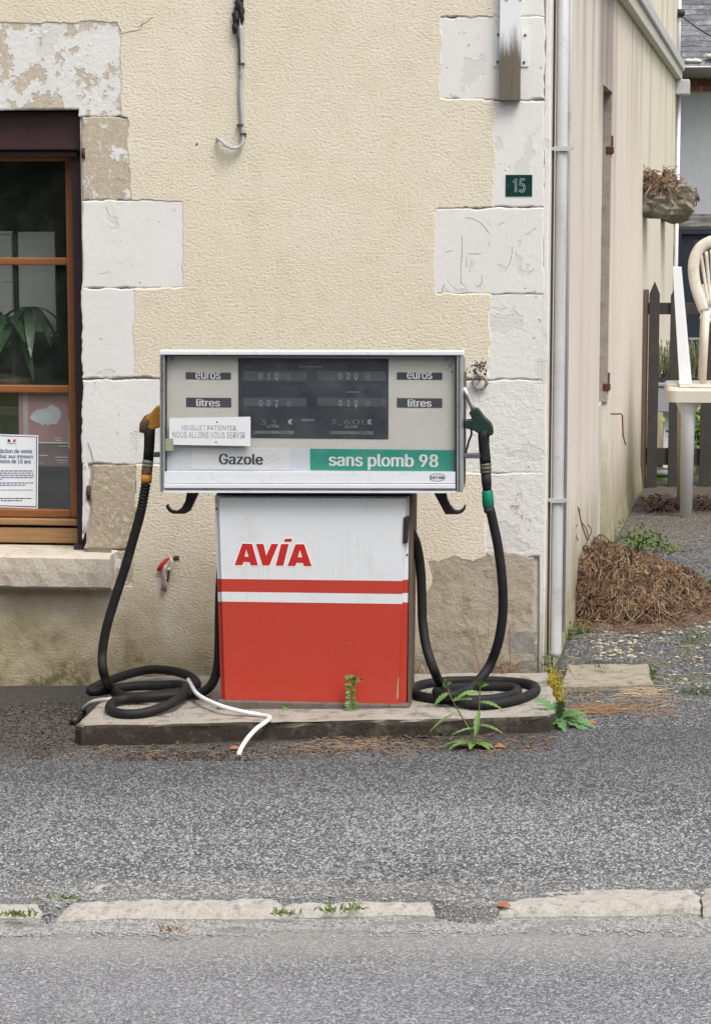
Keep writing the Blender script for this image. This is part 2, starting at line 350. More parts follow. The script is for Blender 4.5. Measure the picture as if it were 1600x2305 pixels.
simple('lichen', (.58, .58, .48), .9, var=.25, vs_=40)
simple('gutter_far', (.21, .20, .185), .6, var=.15)
simple('foliage_far', (.045, .075, .025), .9, var=.6, vs_=1.2)
simple('grass_far', (.08, .12, .035), .9, var=.4, vs_=2)
simple('room_floor', (.09, .08, .07), .8)

m, nt, b = newmat('varnished_wood'); M['wood'] = m
g = noi(nt, pos(nt, (5, 5, 60)), 1.2, 5, .6); c = mixc(nt, g, (.19, .068, .022), (.33, .135, .048))
setc(nt, b, c, .42, bump(nt, g, .15, .002), 0, .45)
m, nt, b = newmat('weathered_wood'); M['wood_pale'] = m
g = noi(nt, pos(nt, (4, 4, 50)), 1.6, 6, .65); c = mixc(nt, g, (.22, .11, .045), (.42, .26, .125))
setc(nt, b, c, .6, bump(nt, g, .2, .002), 0, .35)
m, nt, b = newmat('old_beam'); M['beam'] = m
g = noi(nt, pos(nt, (3, 3, 34)), 1.5, 7, .7, .6); c = mixc(nt, sstep(nt, g, .35, .65), (.10, .095, .09), (.36, .345, .33))
setc(nt, b, c, .9, bump(nt, g, 1, .02), 0, .2)
m, nt, b = newmat('slate'); M['slate'] = m
oi = nd(nt, 'ShaderNodeObjectInfo'); q = pos(nt)
c = mixc(nt, oi.outputs['Random'], (.10, .10, .115), (.19, .19, .205))
c = mixc(nt, sstep(nt, noi(nt, q, 14, 7, .75), .5, .66, 0, .75), c, (.34, .34, .34))
c = mixc(nt, sstep(nt, noi(nt, q, 22, 5, .7), .36, .46, .7, 0), c, (.05, .05, .055))
setc(nt, b, c, .8, bump(nt, noi(nt, q, 30, 6, .7), .8, .012), 0, .3)
m, nt, b = newmat('brick'); M['brick'] = m
oi = nd(nt, 'ShaderNodeObjectInfo'); q = pos(nt)
c = mixc(nt, oi.outputs['Random'], (.17, .075, .055), (.26, .125, .095)); c = mixc(nt, sstep(nt, noi(nt, q, 40, 4), .5, .7, 0, .5), c, (.12, .07, .06))
setc(nt, b, c, .9, bump(nt, noi(nt, q, 80, 4), .4, .004), 0, .2)
m, nt, b = newmat('smoked_duct'); M['duct_stained'] = m
q = pos(nt); X, Y, Z = xyz(nt)
n = noi(nt, pos(nt, (30, 30, 2)), 1.4, 6, .75); n_ = noi(nt, pos(nt, (60, 60, 8)), 1.2, 6, .75)
e = mth(nt, 'ADD', Z, mth(nt, 'MULTIPLY', mth(nt, 'SUBTRACT', n, .5), .34))
c = mixc(nt, sstep(nt, e, 2.54, 2.66, 1, 0), (.74, .74, .75), mixc(nt, n_, (.05, .04, .025), (.22, .19, .14)))
setc(nt, b, c, .6)
# window and counter glass: clear sheet with mirror reflection by angle
def glass(name, tint, ior=1.45, dust=0.0, dust_sheen_c=(.5, .5, .5)):
    m = bpy.data.materials.new(name); m.use_nodes = True; nt = m.node_tree; nt.nodes.clear()
    o = nt.nodes.new('ShaderNodeOutputMaterial')
    t = nd(nt, 'ShaderNodeBsdfTransparent', {0: c4(tint)}); g = nd(nt, 'ShaderNodeBsdfGlossy', {0: (1, 1, 1, 1), 'Roughness': .02})
    lw = nd(nt, 'ShaderNodeLayerWeight', {0: .5}); f0 = ((ior-1)/(ior+1))**2
    f = mth(nt, 'ADD', f0, mth(nt, 'MULTIPLY', mth(nt, 'POWER', lw.outputs['Facing'], 5.0), 1-f0))
    mx = nd(nt, 'ShaderNodeMixShader', {0: f, 1: t.outputs[0], 2: g.outputs[0]})
    if dust:
        d = nd(nt, 'ShaderNodeBsdfDiffuse', {0: c4(dust_sheen_c)}); q = pos(nt)
        k = sstep(nt, noi(nt, q, 11, 7, .7), .35, .8, dust*.4, dust*1.5)
        mx = nd(nt, 'ShaderNodeMixShader', {0: k, 1: mx.outputs[0], 2: d.outputs[0]})
    nt.links.new(mx.outputs[0], o.inputs[0]); M[name] = m
glass('pane_glass', (.955, .965, .958), 1.85, .05, (.30, .33, .30))  # greenish grey film paints extra reflection into the window panes
glass('counter_glass', (.98, .98, .98), 1.35, .03, (.55, .55, .54))

# ------------------------------------------------------------------ mesh helpers
class MB:
    def __init__(s): s.v = []; s.f = []
    def add(s, vs_, fs, T=None):
        k = len(s.v)
        s.v += [tuple(T(Vector(a))) if T else tuple(a) for a in vs_]
        s.f += [tuple(i+k for i in f) for f in fs]
    def box(s, x0, x1, y0, y1, z0, z1, T=None):
        s.add([(x0, y0, z0), (x1, y0, z0), (x1, y1, z0), (x0, y1, z0), (x0, y0, z1), (x1, y0, z1), (x1, y1, z1), (x0, y1, z1)],
              [(0, 3, 2, 1), (4, 5, 6, 7), (0, 1, 5, 4), (1, 2, 6, 5), (2, 3, 7, 6), (3, 0, 4, 7)], T)
    def hexa(s, front, back):           # two matching quads
        s.add(list(front)+list(back), [(0, 1, 2, 3), (7, 6, 5, 4), (0, 4, 5, 1), (1, 5, 6, 2), (2, 6, 7, 3), (3, 7, 4, 0)])
    def prism(s, poly, y0, y1, T=None, inset=0.0, iy=0.0):
        """poly: (x,z) seen from the front; front at y0, back at y1; inset bevels the front rim"""
        a = sum(poly[i][0]*poly[(i+1) % len(poly)][1]-poly[(i+1) % len(poly)][0]*poly[i][1] for i in range(len(poly)))
        if a < 0: poly = poly[::-1]
        n = len(poly); vs_ = []; rings = []
        if inset:
            ins = []
            for i in range(n):
                p0, p1, p2 = Vector(poly[i-1]), Vector(poly[i]), Vector(poly[(i+1) % n])
                d1 = (p1-p0); d2 = (p2-p1)
                if d1.length < 1e-9: d1 = d2
                if d2.length < 1e-9: d2 = d1
                t = (d1.normalized()+d2.normalized())
                t = t.normalized() if t.length > 1e-6 else d1.normalized()
                ins.append((p1.x-t.y*inset, p1.y+t.x*inset))
            rings.append([(p[0], y0, p[1]) for p in ins]); rings.append([(p[0], y0+iy, p[1]) for p in poly])
        else: rings.append([(p[0], y0, p[1]) for p in poly])
        rings.append([(p[0], y1, p[1]) for p in poly])
        fs = [tuple(range(n))]
        for r in range(len(rings)-1):
            for i in range(n):
                j = (i+1) % n; fs.append((r*n+j, r*n+i, (r+1)*n+i, (r+1)*n+j))
        last = (len(rings)-1)*n; fs.append(tuple(last+i for i in reversed(range(n))))
        for r in rings: vs_ += r
        s.add(vs_, fs, T)
    def tube(s, pts, r, seg=8, cap=True, flat=1.0):
        pts = [Vector(p) for p in pts]; n = len(pts)
        rs = r if hasattr(r, '__len__') else [r]*n
        t0 = (pts[1]-pts[0]).normalized()
        a = Vector((0, 0, 1)) if abs(t0.z) < .9 else Vector((1, 0, 0))
        nrm = (a - t0*a.dot(t0)).normalized(); vs_ = []
        for i in range(n):
            t = (pts[min(i+1, n-1)]-pts[max(i-1, 0)])
            t = t.normalized() if t.length > 1e-9 else t0
            nrm = (nrm - t*nrm.dot(t)); nrm = nrm.normalized() if nrm.length > 1e-6 else t.orthogonal().normalized()
            bn = t.cross(nrm)
            for k in range(seg):
                q = 2*pi*k/seg; vs_.append(pts[i]+(nrm*cos(q)+bn*sin(q)*flat)*rs[i])
        fs = []
        for i in range(n-1):
            for k in range(seg):
                l = (k+1) % seg; fs.append((i*seg+k, i*seg+l, (i+1)*seg+l, (i+1)*seg+k))
        if cap: fs.append(tuple(reversed(range(seg)))); fs.append(tuple((n-1)*seg+k for k in range(seg)))
        s.add(vs_, fs)
    def ring(s, c, R_, r, ax=(0, 1, 0), seg=28, rs=8, wob=0.0):
        c = Vector(c); ax = Vector(ax).normalized(); a = ax.orthogonal().normalized(); bb = ax.cross(a); vs_ = []; fs = []
        for i in range(seg):
            q = 2*pi*i/seg; d = a*cos(q)+bb*sin(q); rr = r*(1+wob*noise.noise((i*1.3, r*100, 0)))
            for k in range(rs):
                e = 2*pi*k/rs; vs_.append(c+d*(R_+rr*cos(e))+ax*rr*sin(e))
        for i in range(seg):
            for k in range(rs):
                fs.append((i*rs+k, ((i+1) % seg)*rs+k, ((i+1) % seg)*rs+(k+1) % rs, i*rs+(k+1) % rs))
        s.add(vs_, fs)
    def blob(s, c, rx, ry, rz, amp=.25, fr=2.5, n=8, seed=0.0, boxy=0.0):
        c = Vector(c); vs_ = []; fs = []
        for i in range(n+1):
            th = pi*i/n
            for k in range(2*n):
                ph = pi*k/n; d = Vector((sin(th)*cos(ph), sin(th)*sin(ph), cos(th)))
                if boxy:
                    mx = max(abs(d.x), abs(d.y), abs(d.z)); d = d.lerp(d/mx, boxy)
                q = 1+amp*noise.fractal(d*fr+Vector((seed*7.3, seed*3.1, seed)), 1.0, 2.0, 4)
                vs_.append(c+Vector((d.x*rx, d.y*ry, d.z*rz))*q)
        for i in range(n):
            for k in range(2*n):
                l = (k+1) % (2*n); fs.append((i*2*n+k, (i+1)*2*n+k, (i+1)*2*n+l, i*2*n+l))
        s.add(vs_, fs)
    def pebble(s, c, r):
        vs_ = []
        sx, sy, sz = r*random.uniform(.7, 1.4), r*random.uniform(.7, 1.4), r*random.uniform(.4, .8)
        for d in ((1, 0, 0), (0, 1, 0), (-1, 0, 0), (0, -1, 0), (0, 0, 1), (0, 0, -1)):
            j = random.uniform(.75, 1.2); vs_.append((c[0]+d[0]*sx*j+random.uniform(-.2, .2)*r, c[1]+d[1]*sy*j+random.uniform(-.2, .2)*r, c[2]+d[2]*sz*j))
        s.add(vs_, [(0, 1, 4), (1, 2, 4), (2, 3, 4), (3, 0, 4), (1, 0, 5), (2, 1, 5), (3, 2, 5), (0, 3, 5)])
    def leaf(s, base, d, upv, L, wd, droop=.3, serr=0.0, n=8, fold=.2, prof=None):
        base = Vector(base); d = Vector(d).normalized(); upv = Vector(upv); side = d.cross(upv)
        if side.length < 1e-4: side = d.orthogonal()
        side.normalize(); nu = side.cross(d).normalized(); vs_ = []; fs = []
        for i in range(n+1):
            t = i/n
            wv = (prof(t) if prof else sin(pi*min(1, t*.92+.06))**.8)*wd*.5
            if serr and 0 < i < n: wv *= (1-serr if i % 2 else 1+serr*.6)
            if i == n: wv = wd*.01
            cpt = base+d*(L*t)-Vector((0, 0, 1))*(droop*L*t*t)
            vs_ += [cpt-side*wv+nu*wv*fold, cpt, cpt+side*wv+nu*wv*fold]
        for i in range(n):
            k = i*3; fs += [(k, k+1, k+4, k+3), (k+1, k+2, k+5, k+4)]
        s.add(vs_, fs)
WL = {}
def link(o, parent=None, wloc=(0, 0, 0)):
    col.objects.link(o); WL[o.name] = Vector(wloc)
    if parent is not None:
        o.parent = parent; o.location = Vector(wloc)-WL[parent.name]
    else: o.location = wloc
    return o
def obj(name, mb, mat, parent=None, smooth=False, bevel=0.0, bseg=2, kind=None, color=None, label=None):
    me = bpy.data.meshes.new(name); me.from_pydata(mb.v, [], mb.f); me.update()
    me.materials.append(M[mat])
    if smooth: me.polygons.foreach_set('use_smooth', [True]*len(me.polygons))
    o = bpy.data.objects.new(name, me); link(o, parent)
    if bevel:
        bm_ = o.modifiers.new('bevel', 'BEVEL'); bm_.width = bevel; bm_.segments = bseg; bm_.limit_method = 'ANGLE'; bm_.angle_limit = R(40)
    if kind: o['kind'] = kind
    if color: o.color = tuple(color)+(1,)
    if label: o['label'] = label
    return o
def thing(name, label, cat, loc=(0, 0, 0), group=None):
    o = bpy.data.objects.new(name, None); o.empty_display_size = .1; link(o, None, loc)
    o['label'] = label; o['category'] = cat
    if group: o['group'] = group
    return o
def tag(o, label, cat, group=None, kind=None):
    o['label'] = label; o['category'] = cat
    if group: o['group'] = group
    if kind: o['kind'] = kind
    return o
def bx(name, mat, parent, *a, bevel=.0, T=None, **k):
    mb = MB(); mb.box(*a, T=T); return obj(name, mb, mat, parent, bevel=bevel, **k)
def prect(name, mat, parent, u0, v0, u1, v1, y, th=.004, bevel=0.0, **k):
    a, b_ = W(u0, v0, y), W(u1, v1, y); mb = MB()
    mb.box(min(a.x, b_.x), max(a.x, b_.x), y, y+th, min(a.z, b_.z), max(a.z, b_.z)); return obj(name, mb, mat, parent, bevel=bevel, **k)
def ppoly(name, mat, parent, pts, y, th, bevel=0.0, **k):
    mb = MB(); mb.prism([(W(u, v, y).x, W(u, v, y).z) for u, v in pts], y, y+th); return obj(name, mb, mat, parent, bevel=bevel, **k)
def cat(pts, n=8, closed=False):
    pts = [Vector(p) for p in pts]; out = []
    for i in range(len(pts)-1):
        p0 = pts[i-1] if i > 0 else pts[0]*2-pts[1]; p1, p2 = pts[i], pts[i+1]
        p3 = pts[i+2] if i+2 < len(pts) else p2*2-p1
        for k in range(n):
            t = k/n
            out.append(.5*((2*p1)+(p2-p0)*t+(2*p0-5*p1+4*p2-p3)*t*t+(3*p1-p0-3*p2+p3)*t**3))
    out.append(pts[-1]); return out
def rough(poly, step=.03, amp=.003, seed=0):
    out = []; n = len(poly)
    for i in range(n):
        a, b_ = Vector(poly[i]), Vector(poly[(i+1) % n]); d = b_-a; k = max(1, int(d.length/step)); t_ = Vector((-d.y, d.x)).normalized() if d.length else Vector((0, 0))
        for j in range(k):
            p = a+d*(j/k); q = noise.noise((p.x*16+seed, p.y*16, seed*1.7))*amp*1.6+noise.noise((p.x*55+seed, p.y*55, 3))*amp
            out.append(tuple(p+t_*q))
    return out
import os
FONT = None
try: FONT = bpy.data.fonts.load(os.path.join(bpy.utils.system_resource('DATAFILES', path='fonts'), 'Inter.woff2'))
except Exception: FONT = None
def text(name, s, bbox, y, mat, parent, bold=0.0, shear=0.0, th=.0006):
    cu = bpy.data.curves.new('t', 'FONT'); cu.body = s; cu.size = 1
    if FONT: cu.font = FONT
    cu.shear = shear; cu.resolution_u = 4
    o = bpy.data.objects.new('t', cu); col.objects.link(o); dg = bpy.context.evaluated_depsgraph_get()
    me = bpy.data.meshes.new_from_object(o.evaluated_get(dg)); bpy.data.objects.remove(o); bpy.data.curves.remove(cu)
    xs = [v.co.x for v in me.vertices]; ys = [v.co.y for v in me.vertices]
    x0, x1, y0, y1 = min(xs), max(xs), min(ys), max(ys)
    a, b_ = W(bbox[0], bbox[3], y), W(bbox[2], bbox[1], y)
    for v in me.vertices:
        v.co = (a.x+(v.co.x-x0)/(x1-x0)*(b_.x-a.x), y-th, a.z+(v.co.y-y0)/(y1-y0)*(b_.z-a.z))
    if bold:                                            # heavier strokes: the outline repeated a hair to each side
        src = [tuple(v.co) for v in me.vertices]; fs = [tuple(p.vertices) for p in me.polygons]; dx = bold*(b_.z-a.z)*1.1; V, Fc = [], []
        for k, sh in enumerate((0, -1, 1, -.5, .5)):
            Fc += [tuple(i+len(V) for i in f) for f in fs]; V += [(c_[0]+dx*sh, c_[1]-.00006*k, c_[2]) for c_ in src]
        bpy.data.meshes.remove(me); me = bpy.data.meshes.new(name); me.from_pydata(V, [], Fc)
    me.name = name; me.materials.clear(); me.materials.append(M[mat])
    oo = bpy.data.objects.new(name, me); link(oo, parent); return oo
def P2(u, v, y=0.0):
    p = W(u, v, y); return (p.x, p.z)

# ================================================================== THE SETTING
def sheet(name, mat, x0, x1, y0, y1, st, zf, kind='structure'):
    mb = MB(); nx = max(1, int((x1-x0)/st)); ny = max(1, int((y1-y0)/st))
    for j in range(ny+1):
        for i in range(nx+1):
            x = x0+(x1-x0)*i/nx; y = y0+(y1-y0)*j/ny; mb.v.append((x, y, zf(x, y)))
    for j in range(ny):
        for i in range(nx): k = j*(nx+1)+i; mb.f.append((k, k+1, k+nx+2, k+nx+1))
    return obj(name, mb, mat, None, smooth=True, kind=kind)
def wob(x, y, a=.006): return a*noise.fractal(Vector((x*2.2, y*2.2, .3)), 1, 2, 4)
sheet('ground', 'grass_far', -150, 150, -150, 150, 50, lambda x, y: -.5)
def zfore(x, y):
    z = zg(x, y)+wob(x, y)
    if x > .7 and y > -.1: z += .012*noise.noise((x*5, y*5, 9))
    if y > -.35 and x < .72: z += .02*min(1, (y+.35)/.3)            # soil banked against the wall
    return z+.006*max(0, min(1, (-2.7-y)/.2))
def fedge(x):                                       # ragged edge where the asphalt runs out over the kerb
    gap = max(0, 1-abs(x-GAPX)/.14); lg = max(0, 1-abs(x-GAPL)/.05)
    return -2.985+.024*noise.fractal(Vector((x*5, 2, 8)), 1, 2, 4)-.09*min(1, gap*1.5)-.10*lg-.0*x
GAPX, GAPL = (G(1070, 2025).x, G(137, 2025).x)
def zf2(x, y):
    e = fedge(x); z = zfore(x, y)+.004*noise.fractal(Vector((x*22, y*22, 3)), 1, 2, 3)*(1 if y < -2.6 else 0)
    return z-.8*max(0, e+.012-y)
ys = [-3.2+.02*i for i in range(35)]; y = ys[-1]
while y < 14: y += .06 if y < 3 else .15; ys.append(y)
xs = [-6, -5, -4, -3]+[-2.4+.03*i for i in range(161)]+[3, 4, 5, 6]
mb = MB()
for y in ys:
    for x in xs: mb.v.append((x, y, zf2(x, y)))
nx = len(xs)
for j in range(len(ys)-1):
    for i in range(nx-1): k = j*nx+i; mb.f.append((k, k+1, k+nx+1, k+nx))
obj('forecourt', mb, 'asphalt_coarse', None, smooth=True, kind='structure')
sheet('road', 'asphalt_road', -14, 14, -10.5, -3.17, .07, lambda x, y: zg(x, y)-.034+wob(x, y, .004))
sheet('gutter_strip', 'gutter_crust', -6, 6, -3.26, -2.9, .03, lambda x, y: zg(x, y)-.026+.004*noise.fractal(Vector((x*8, y*14, 5)), 1, 2, 4)-.04*max(0, min(1, (-3.19-y)/.07)))
sheet('verge', 'grass_far', -40, 40, -20, -10.4, .5, lambda x, y: -.2+.03*noise.noise((x, y, 0)))
kerb = bpy.data.objects.new('kerb', None); link(kerb); kerb['kind'] = 'structure'
def kerb_stone(x0, x1, y0, y1, top, seed, taper=0.0):
    mb = MB(); n = max(6, int((x1-x0)/.03)); m_ = 6; prof = [(0, -.05), (.0, .42), (.06, .66), (.16, .86), (.34, .97), (.7, 1.0), (1.0, 1.0), (1.0, -.05)]
    for i in range(n+1):
        t = i/n; x = x0+(x1-x0)*t; e = min(1, min(t, 1-t)*(x1-x0)/.03)
        dy = .016*noise.fractal(Vector((x*4, seed, 1)), 1, 2, 4); dz = .003*noise.fractal(Vector((x*7, seed, 4)), 1, 2, 4)
        tp = top*(1-taper*(1-t)) if taper >= 0 else top*(1+taper*t)
        for a, h in prof:
            yy = y0+(y1-y0)*a+(dy if a < .5 else -dy*.7)+.006*noise.noise((x*30, a*9, seed))
            base = zg(x, yy)-.04
            mb.v.append((x+(.012*noise.noise((a*7, seed, i > n/2)) if i in (0, n) else 0), yy, base+(.04+tp+dz+.004*noise.fractal(Vector((x*25, a*8, seed)), 1, 2, 3))*(h if h > 0 else -.3)*(.8+.2*e)))
    k = len(prof)
    for i in range(n):
        for j in range(k-1): mb.f.append((i*k+j, (i+1)*k+j, (i+1)*k+j+1, i*k+j+1))
    mb.f.append(tuple(range(k))); mb.f.append(tuple(n*k+j for j in reversed(range(k))))
    return obj('kerb_stone', mb, 'kerbstone', kerb, smooth=False)
gx = lambda u: G(u, 2025).x
kerb_stone(gx(-1500), gx(-560), -3.06, -2.82, .004, 1); kerb_stone(gx(-556), gx(116), -3.05, -2.82, .003, 2)
kerb_stone(gx(150), gx(640), -3.07, -2.82, .004, 3); kerb_stone(gx(643), gx(990), -3.05, -2.82, .001, 4)
kerb_stone(gx(1000), gx(1575), -3.07, -2.93, .012, 5, .8); kerb_stone(gx(1579), gx(2500), -3.08, -2.92, .013, 6)

# ---- exposed aggregate: tiny stones bedded in the tar, far too many to count
import numpy as np
def aggregate(name, label, mat, n, area, keep, zf, r0, flat, sink, seed):
    rg = np.random.default_rng(seed); x0, x1, y0, y1 = area
    X = rg.uniform(x0, x1, n); Y = rg.uniform(y0, y1, n)
    P = np.array([(x, y, zf(x, y)) for x, y in zip(X, Y) if keep(x, y)]); m_ = len(P)
    r = r0*rg.uniform(.55, 1.25, m_); D = np.array([(1, 0, 0), (.5, .87, 0), (-.5, .87, 0), (-1, 0, 0), (-.5, -.87, 0), (.5, -.87, 0), (.35, .2, 1), (-.3, .25, 1), (0, -.4, .9)])
    J = rg.uniform(.7, 1.25, (m_, 9, 1)); rot = rg.uniform(0, 2*pi, m_); cs, sn = np.cos(rot)[:, None], np.sin(rot)[:, None]; el = rg.uniform(.75, 1.3, m_)[:, None]
    V = D[None]*J*r[:, None, None]; vx = V[:, :, 0]*el*cs-V[:, :, 1]*sn; vy = V[:, :, 0]*el*sn+V[:, :, 1]*cs
    V = np.stack([vx+P[:, 0:1], vy+P[:, 1:2], V[:, :, 2]*flat+P[:, 2:3]-sink*r0+rg.uniform(-.15, .25, (m_, 1))*r0], 2).reshape(-1, 3)
    Fq = np.array([(0, 1, 6), (1, 2, 7), (1, 7, 6), (2, 3, 7), (3, 4, 7), (4, 8, 7), (4, 5, 8), (5, 0, 6), (5, 6, 8), (6, 7, 8)])
    Fa = (Fq[None]+np.arange(m_)[:, None, None]*9).reshape(-1)
    me = bpy.data.meshes.new(name); me.vertices.add(len(V)); me.vertices.foreach_set('co', V.reshape(-1)); nf = len(Fa)//3
    me.loops.add(len(Fa)); me.loops.foreach_set('vertex_index', Fa.astype(np.int32)); me.polygons.add(nf)
    me.polygons.foreach_set('loop_start', np.arange(0, len(Fa), 3, dtype=np.int32)); me.update(calc_edges=True); me.validate()
    me.materials.append(M[mat]); o = bpy.data.objects.new(name, me); link(o); o['kind'] = 'stuff'; o['label'] = label; o['category'] = 'gravel'
def keepf(x, y):
    if y < fedge(x)-.03 or (y < fedge(x)+.03 and random.random() < .5): return False
    if -1.04 < y < -.1 and -1.04 < x < .74: return False
    if y > -1.12 and x < .75 and random.random() < .45: return False
    return True
aggregate('forecourt_aggregate', 'coarse grey stone chips bedded in the forecourt asphalt', 'aggregate_coarse', 120000, (-2.4, 2.3, -3.12, -.3), keepf, zf2, .0046, .55, .12, 3)
aggregate('road_aggregate', 'fine grey chips bedded in the road surface', 'aggregate_road', 72000, (-2.4, 2.4, -4.4, -3.22), lambda x, y: True, lambda x, y: zg(x, y)-.034+wob(x, y, .004), .0040, .2, .08, 4)
aggregate('gutter_aggregate', 'crumbled chips along the gutter strip', 'aggregate_road', 15000, (-2.4, 2.4, -3.25, -3.03), lambda x, y: noise.noise((x*6, y*14, 2)) > -.25, lambda x, y: zg(x, y)-.026+.004*noise.fractal(Vector((x*8, y*14, 5)), 1, 2, 4)-.04*max(0, min(1, (-3.19-y)/.07)), .005, .5, .1, 6)
aggregate('yard_aggregate', 'grey chips in the trodden yard path', 'aggregate_coarse', 34000, (.74, 2.3, -.2, 6.5), lambda x, y: x > .68+.0734*y+.03, zf2, .008, .5, .12, 5)

# ---- trees across the road (they darken the window panes)
mb = MB(); NX, NZ = 90, 16
for j in range(NZ+1):
    for i in range(NX+1):
        x = -45+90*i/NX; t = j/NZ; z = -.4+10*t*(1+.25*noise.noise((x*.12, 0, 3)))
        mb.v.append((x, -24+3.2*t*t-2.5*noise.fractal(Vector((x*.45, z*.5, 1)), 1, 2, 5), z))
for j in range(NZ):
    for i in range(NX): k = j*(NX+1)+i; mb.f.append((k, k+1, k+NX+2, k+NX+1))
for _ in range(9000):
    i = random.randrange((NX+1)*(NZ+1)); p = Vector(mb.v[i])+Vector((random.uniform(-.6, .6), random.uniform(0, .9), random.uniform(-.4, .4)))
    d = Vector((random.uniform(-1, 1), random.uniform(-1, 1), random.uniform(-1, 1)))*.28; e = Vector((random.uniform(-1, 1), random.uniform(-1, 1), random.uniform(-1, 1)))*.16
    mb.add([p-d, p+e, p+d, p-e], [(0, 1, 2, 3)])
tw = obj('tree_belt', mb, 'foliage_far', None, kind='stuff'); tag(tw, 'dark trees across the road mirrored in the window panes', 'trees')

# ================================================================== HOUSE ON THE CORNER
house = thing('house', 'cream roughcast corner house with white painted quoins and a window', 'house', (0, 0, 0))
OX0, OX1 = -2.43, W(187, 700, 0).x
OZ0, OZ1 = W(100, 1250, -.1).z, W(100, 247, 0).z
XC = (OX0+OX1)/2
mb = MB(); B0, B1 = .004, .25
mb.box(-6, OX0, B0, B1, -.4, 4.6); mb.box(OX1, .66, B0, B1, -.4, 4.6)
mb.box(OX0, OX1, B0, B1, -.4, OZ0); mb.box(OX0, OX1, B0, B1, OZ1, 4.6)
obj('masonry', mb, 'mortar', house)
# stones: pixel rectangles / polygons on the wall plane
def stone(poly, colr, seed, mat='stone', y0=-.0085, nm='quoin_stone', amp=.005, lab=None):
    mb = MB(); pl = rough([P2(*p) if p[0] > -9000 else p[1:] for p in poly], .016, amp, seed)
    y0 -= .0007*(seed % 5); mb.prism(pl, y0, .012, inset=.006, iy=.0022); o = obj(nm, mb, mat, house, color=colr)
    if lab: o['label'] = lab
    return o
def rq(u0, v0, u1, v1): return [(u0, v0-1), (u1, v0-1+random.uniform(-1.5, 1.5)), (u1, v1+2), (u0, v1+2)]
E_ = 10   # stones run a little under the roughcast
UR = 1225
stone(rq(1112-E_, -600, UR, 36), (.04, 0, .1), 1)
stone(rq(995-E_, 40, UR, 222), (.02, 0, .05), 2)
stone(rq(1112-E_, 229, UR, 463), (.05, 0, .1), 3)
stone(rq(982-E_, 470, UR, 659), (.02, 0, .15), 4)
stone(rq(1103-E_, 663, UR, 852), (.06, 0, .35), 5)
stone(rq(985-E_, 857, UR, 1062), (.18, 0, .9), 6)
stone(rq(1093-E_, 1066, UR, 1250), (.30, .1, .8), 7)
stone([(935, 1250), (1000, 1240), (1090, 1243), (1200, 1252), (1203, 1492), (1130, 1498), (1000, 1540), (930, 1550)], (1, 1, 1), 8, 'rubble_patch', -.0095, 'rubble_patch', .012)
stone(rq(1140, 1420, 1206, 1470), (1, 1, 1), 9, 'cement', -.009, 'cement_patch', .006)
stone(rq(1130, 1474, 1210, 1545), (1, 1, 1), 10, 'cement', -.010, 'cement_patch', .008)
# window surround
WP = lambda x, z: (-9999, x, z)
pl = W(272, 50, 0); pr = W(276, 262, 0)
mb = MB()
lint = [(pl.x+.012, pl.z+.012), (W(280, 262).x, pr.z), (OX1-.002, pr.z), (OX1-.002, OZ1), (OX0+.002, OZ1), (OX0+.002, pr.z), (2*XC-pr.x, pr.z), (2*XC-pl.x, pl.z+.012)]
mb.prism(rough(lint, .016, .005, 11), -.0095, .012, inset=.006, iy=.0022); obj('lintel_stone', mb, 'stone', house, color=(.46, .0, .6))
def both(poly, colr, seed, **k):
    stone(poly, colr, seed, **k)
    stone([WP(2*XC-P2(*p)[0], P2(*p)[1]) for p in poly], colr, seed+.5, **k)
both(rq(187, 265, 290+E_, 449), (.62, .35, .7), 12)
both(rq(187, 453, 411+E_, 646), (.03, 0, .1), 13)
both(rq(187, 650, 300+E_, 849), (.02, 0, .1), 14)
both(rq(187, 854, 415, 1041), (.06, 0, .25), 15)
stone([(187, 1046), (199, 1038), (204, 1076), (196, 1110), (203, 1150), (195, 1190), (187, 1215)], (.05, 0, .4), 16, nm='stone_splinter', amp=.002)
stone([(210, 1046), (306, 1046), (304, 1234), (190, 1234), (203, 1195), (210, 1150), (204, 1110), (212, 1078)], (.86, .75, 1.0), 17, amp=.003)
stone([(252, 1239), (300, 1238), (302, 1330), (252, 1334)], (.5, .4, .9), 18, amp=.004)
# roughcast coat: right part in view, left part beyond the picture
zb = -.3
pts = [(XC, 4.6), (W(1112, 0).x, 4.6)]
for u, v in [(1112, 38), (996, 40), (993, 130), (992, 220), (1110, 225), (1113, 300), (1111, 466), (984, 470), (981, 560), (983, 660), (1105, 661), (1102, 760), (1101, 854),
             (985, 856), (985, 1064), (1094, 1066), (1096, 1160), (1094, 1250), (1064, 1264), (1022, 1252), (988, 1270), (966, 1263), (974, 1300), (955, 1350), (968, 1400), (950, 1470), (958, 1510), (944, 1545)]: pts.append(P2(u, v))
pts += [(P2(946, 1545)[0], zb), (XC, zb), (XC, P2(0, 1318)[1]), P2(249, 1318), P2(300, 1318), P2(303, 1234), P2(306, 1046), P2(411, 1043), P2(411, 852), P2(301, 848), P2(300, 750), P2(302, 649), P2(409, 646), P2(412, 550), P2(410, 455), P2(298, 452), P2(290, 360), P2(287, 268), P2(274, 262), P2(271, 160), P2(273, 70), P2(264, 52)]
pts += [(XC, P2(264, 51)[1])]
mb = MB(); mb.prism(rough(pts, .014, .006, 21), -.0130, .02, inset=.006, iy=.004); obj('roughcast', mb, 'stucco', house)
jx = 2*XC-W(300, 700).x; mb = MB()
mb.prism([(XC, 4.6), (-6, 4.6), (-6, zb), (XC, zb), (XC, P2(0, 1318)[1]), (jx, P2(0, 1318)[1]), (jx, P2(264, 51)[1]), (XC, P2(264, 51)[1])], -.0130, .02); obj('roughcast', mb, 'stucco', house)
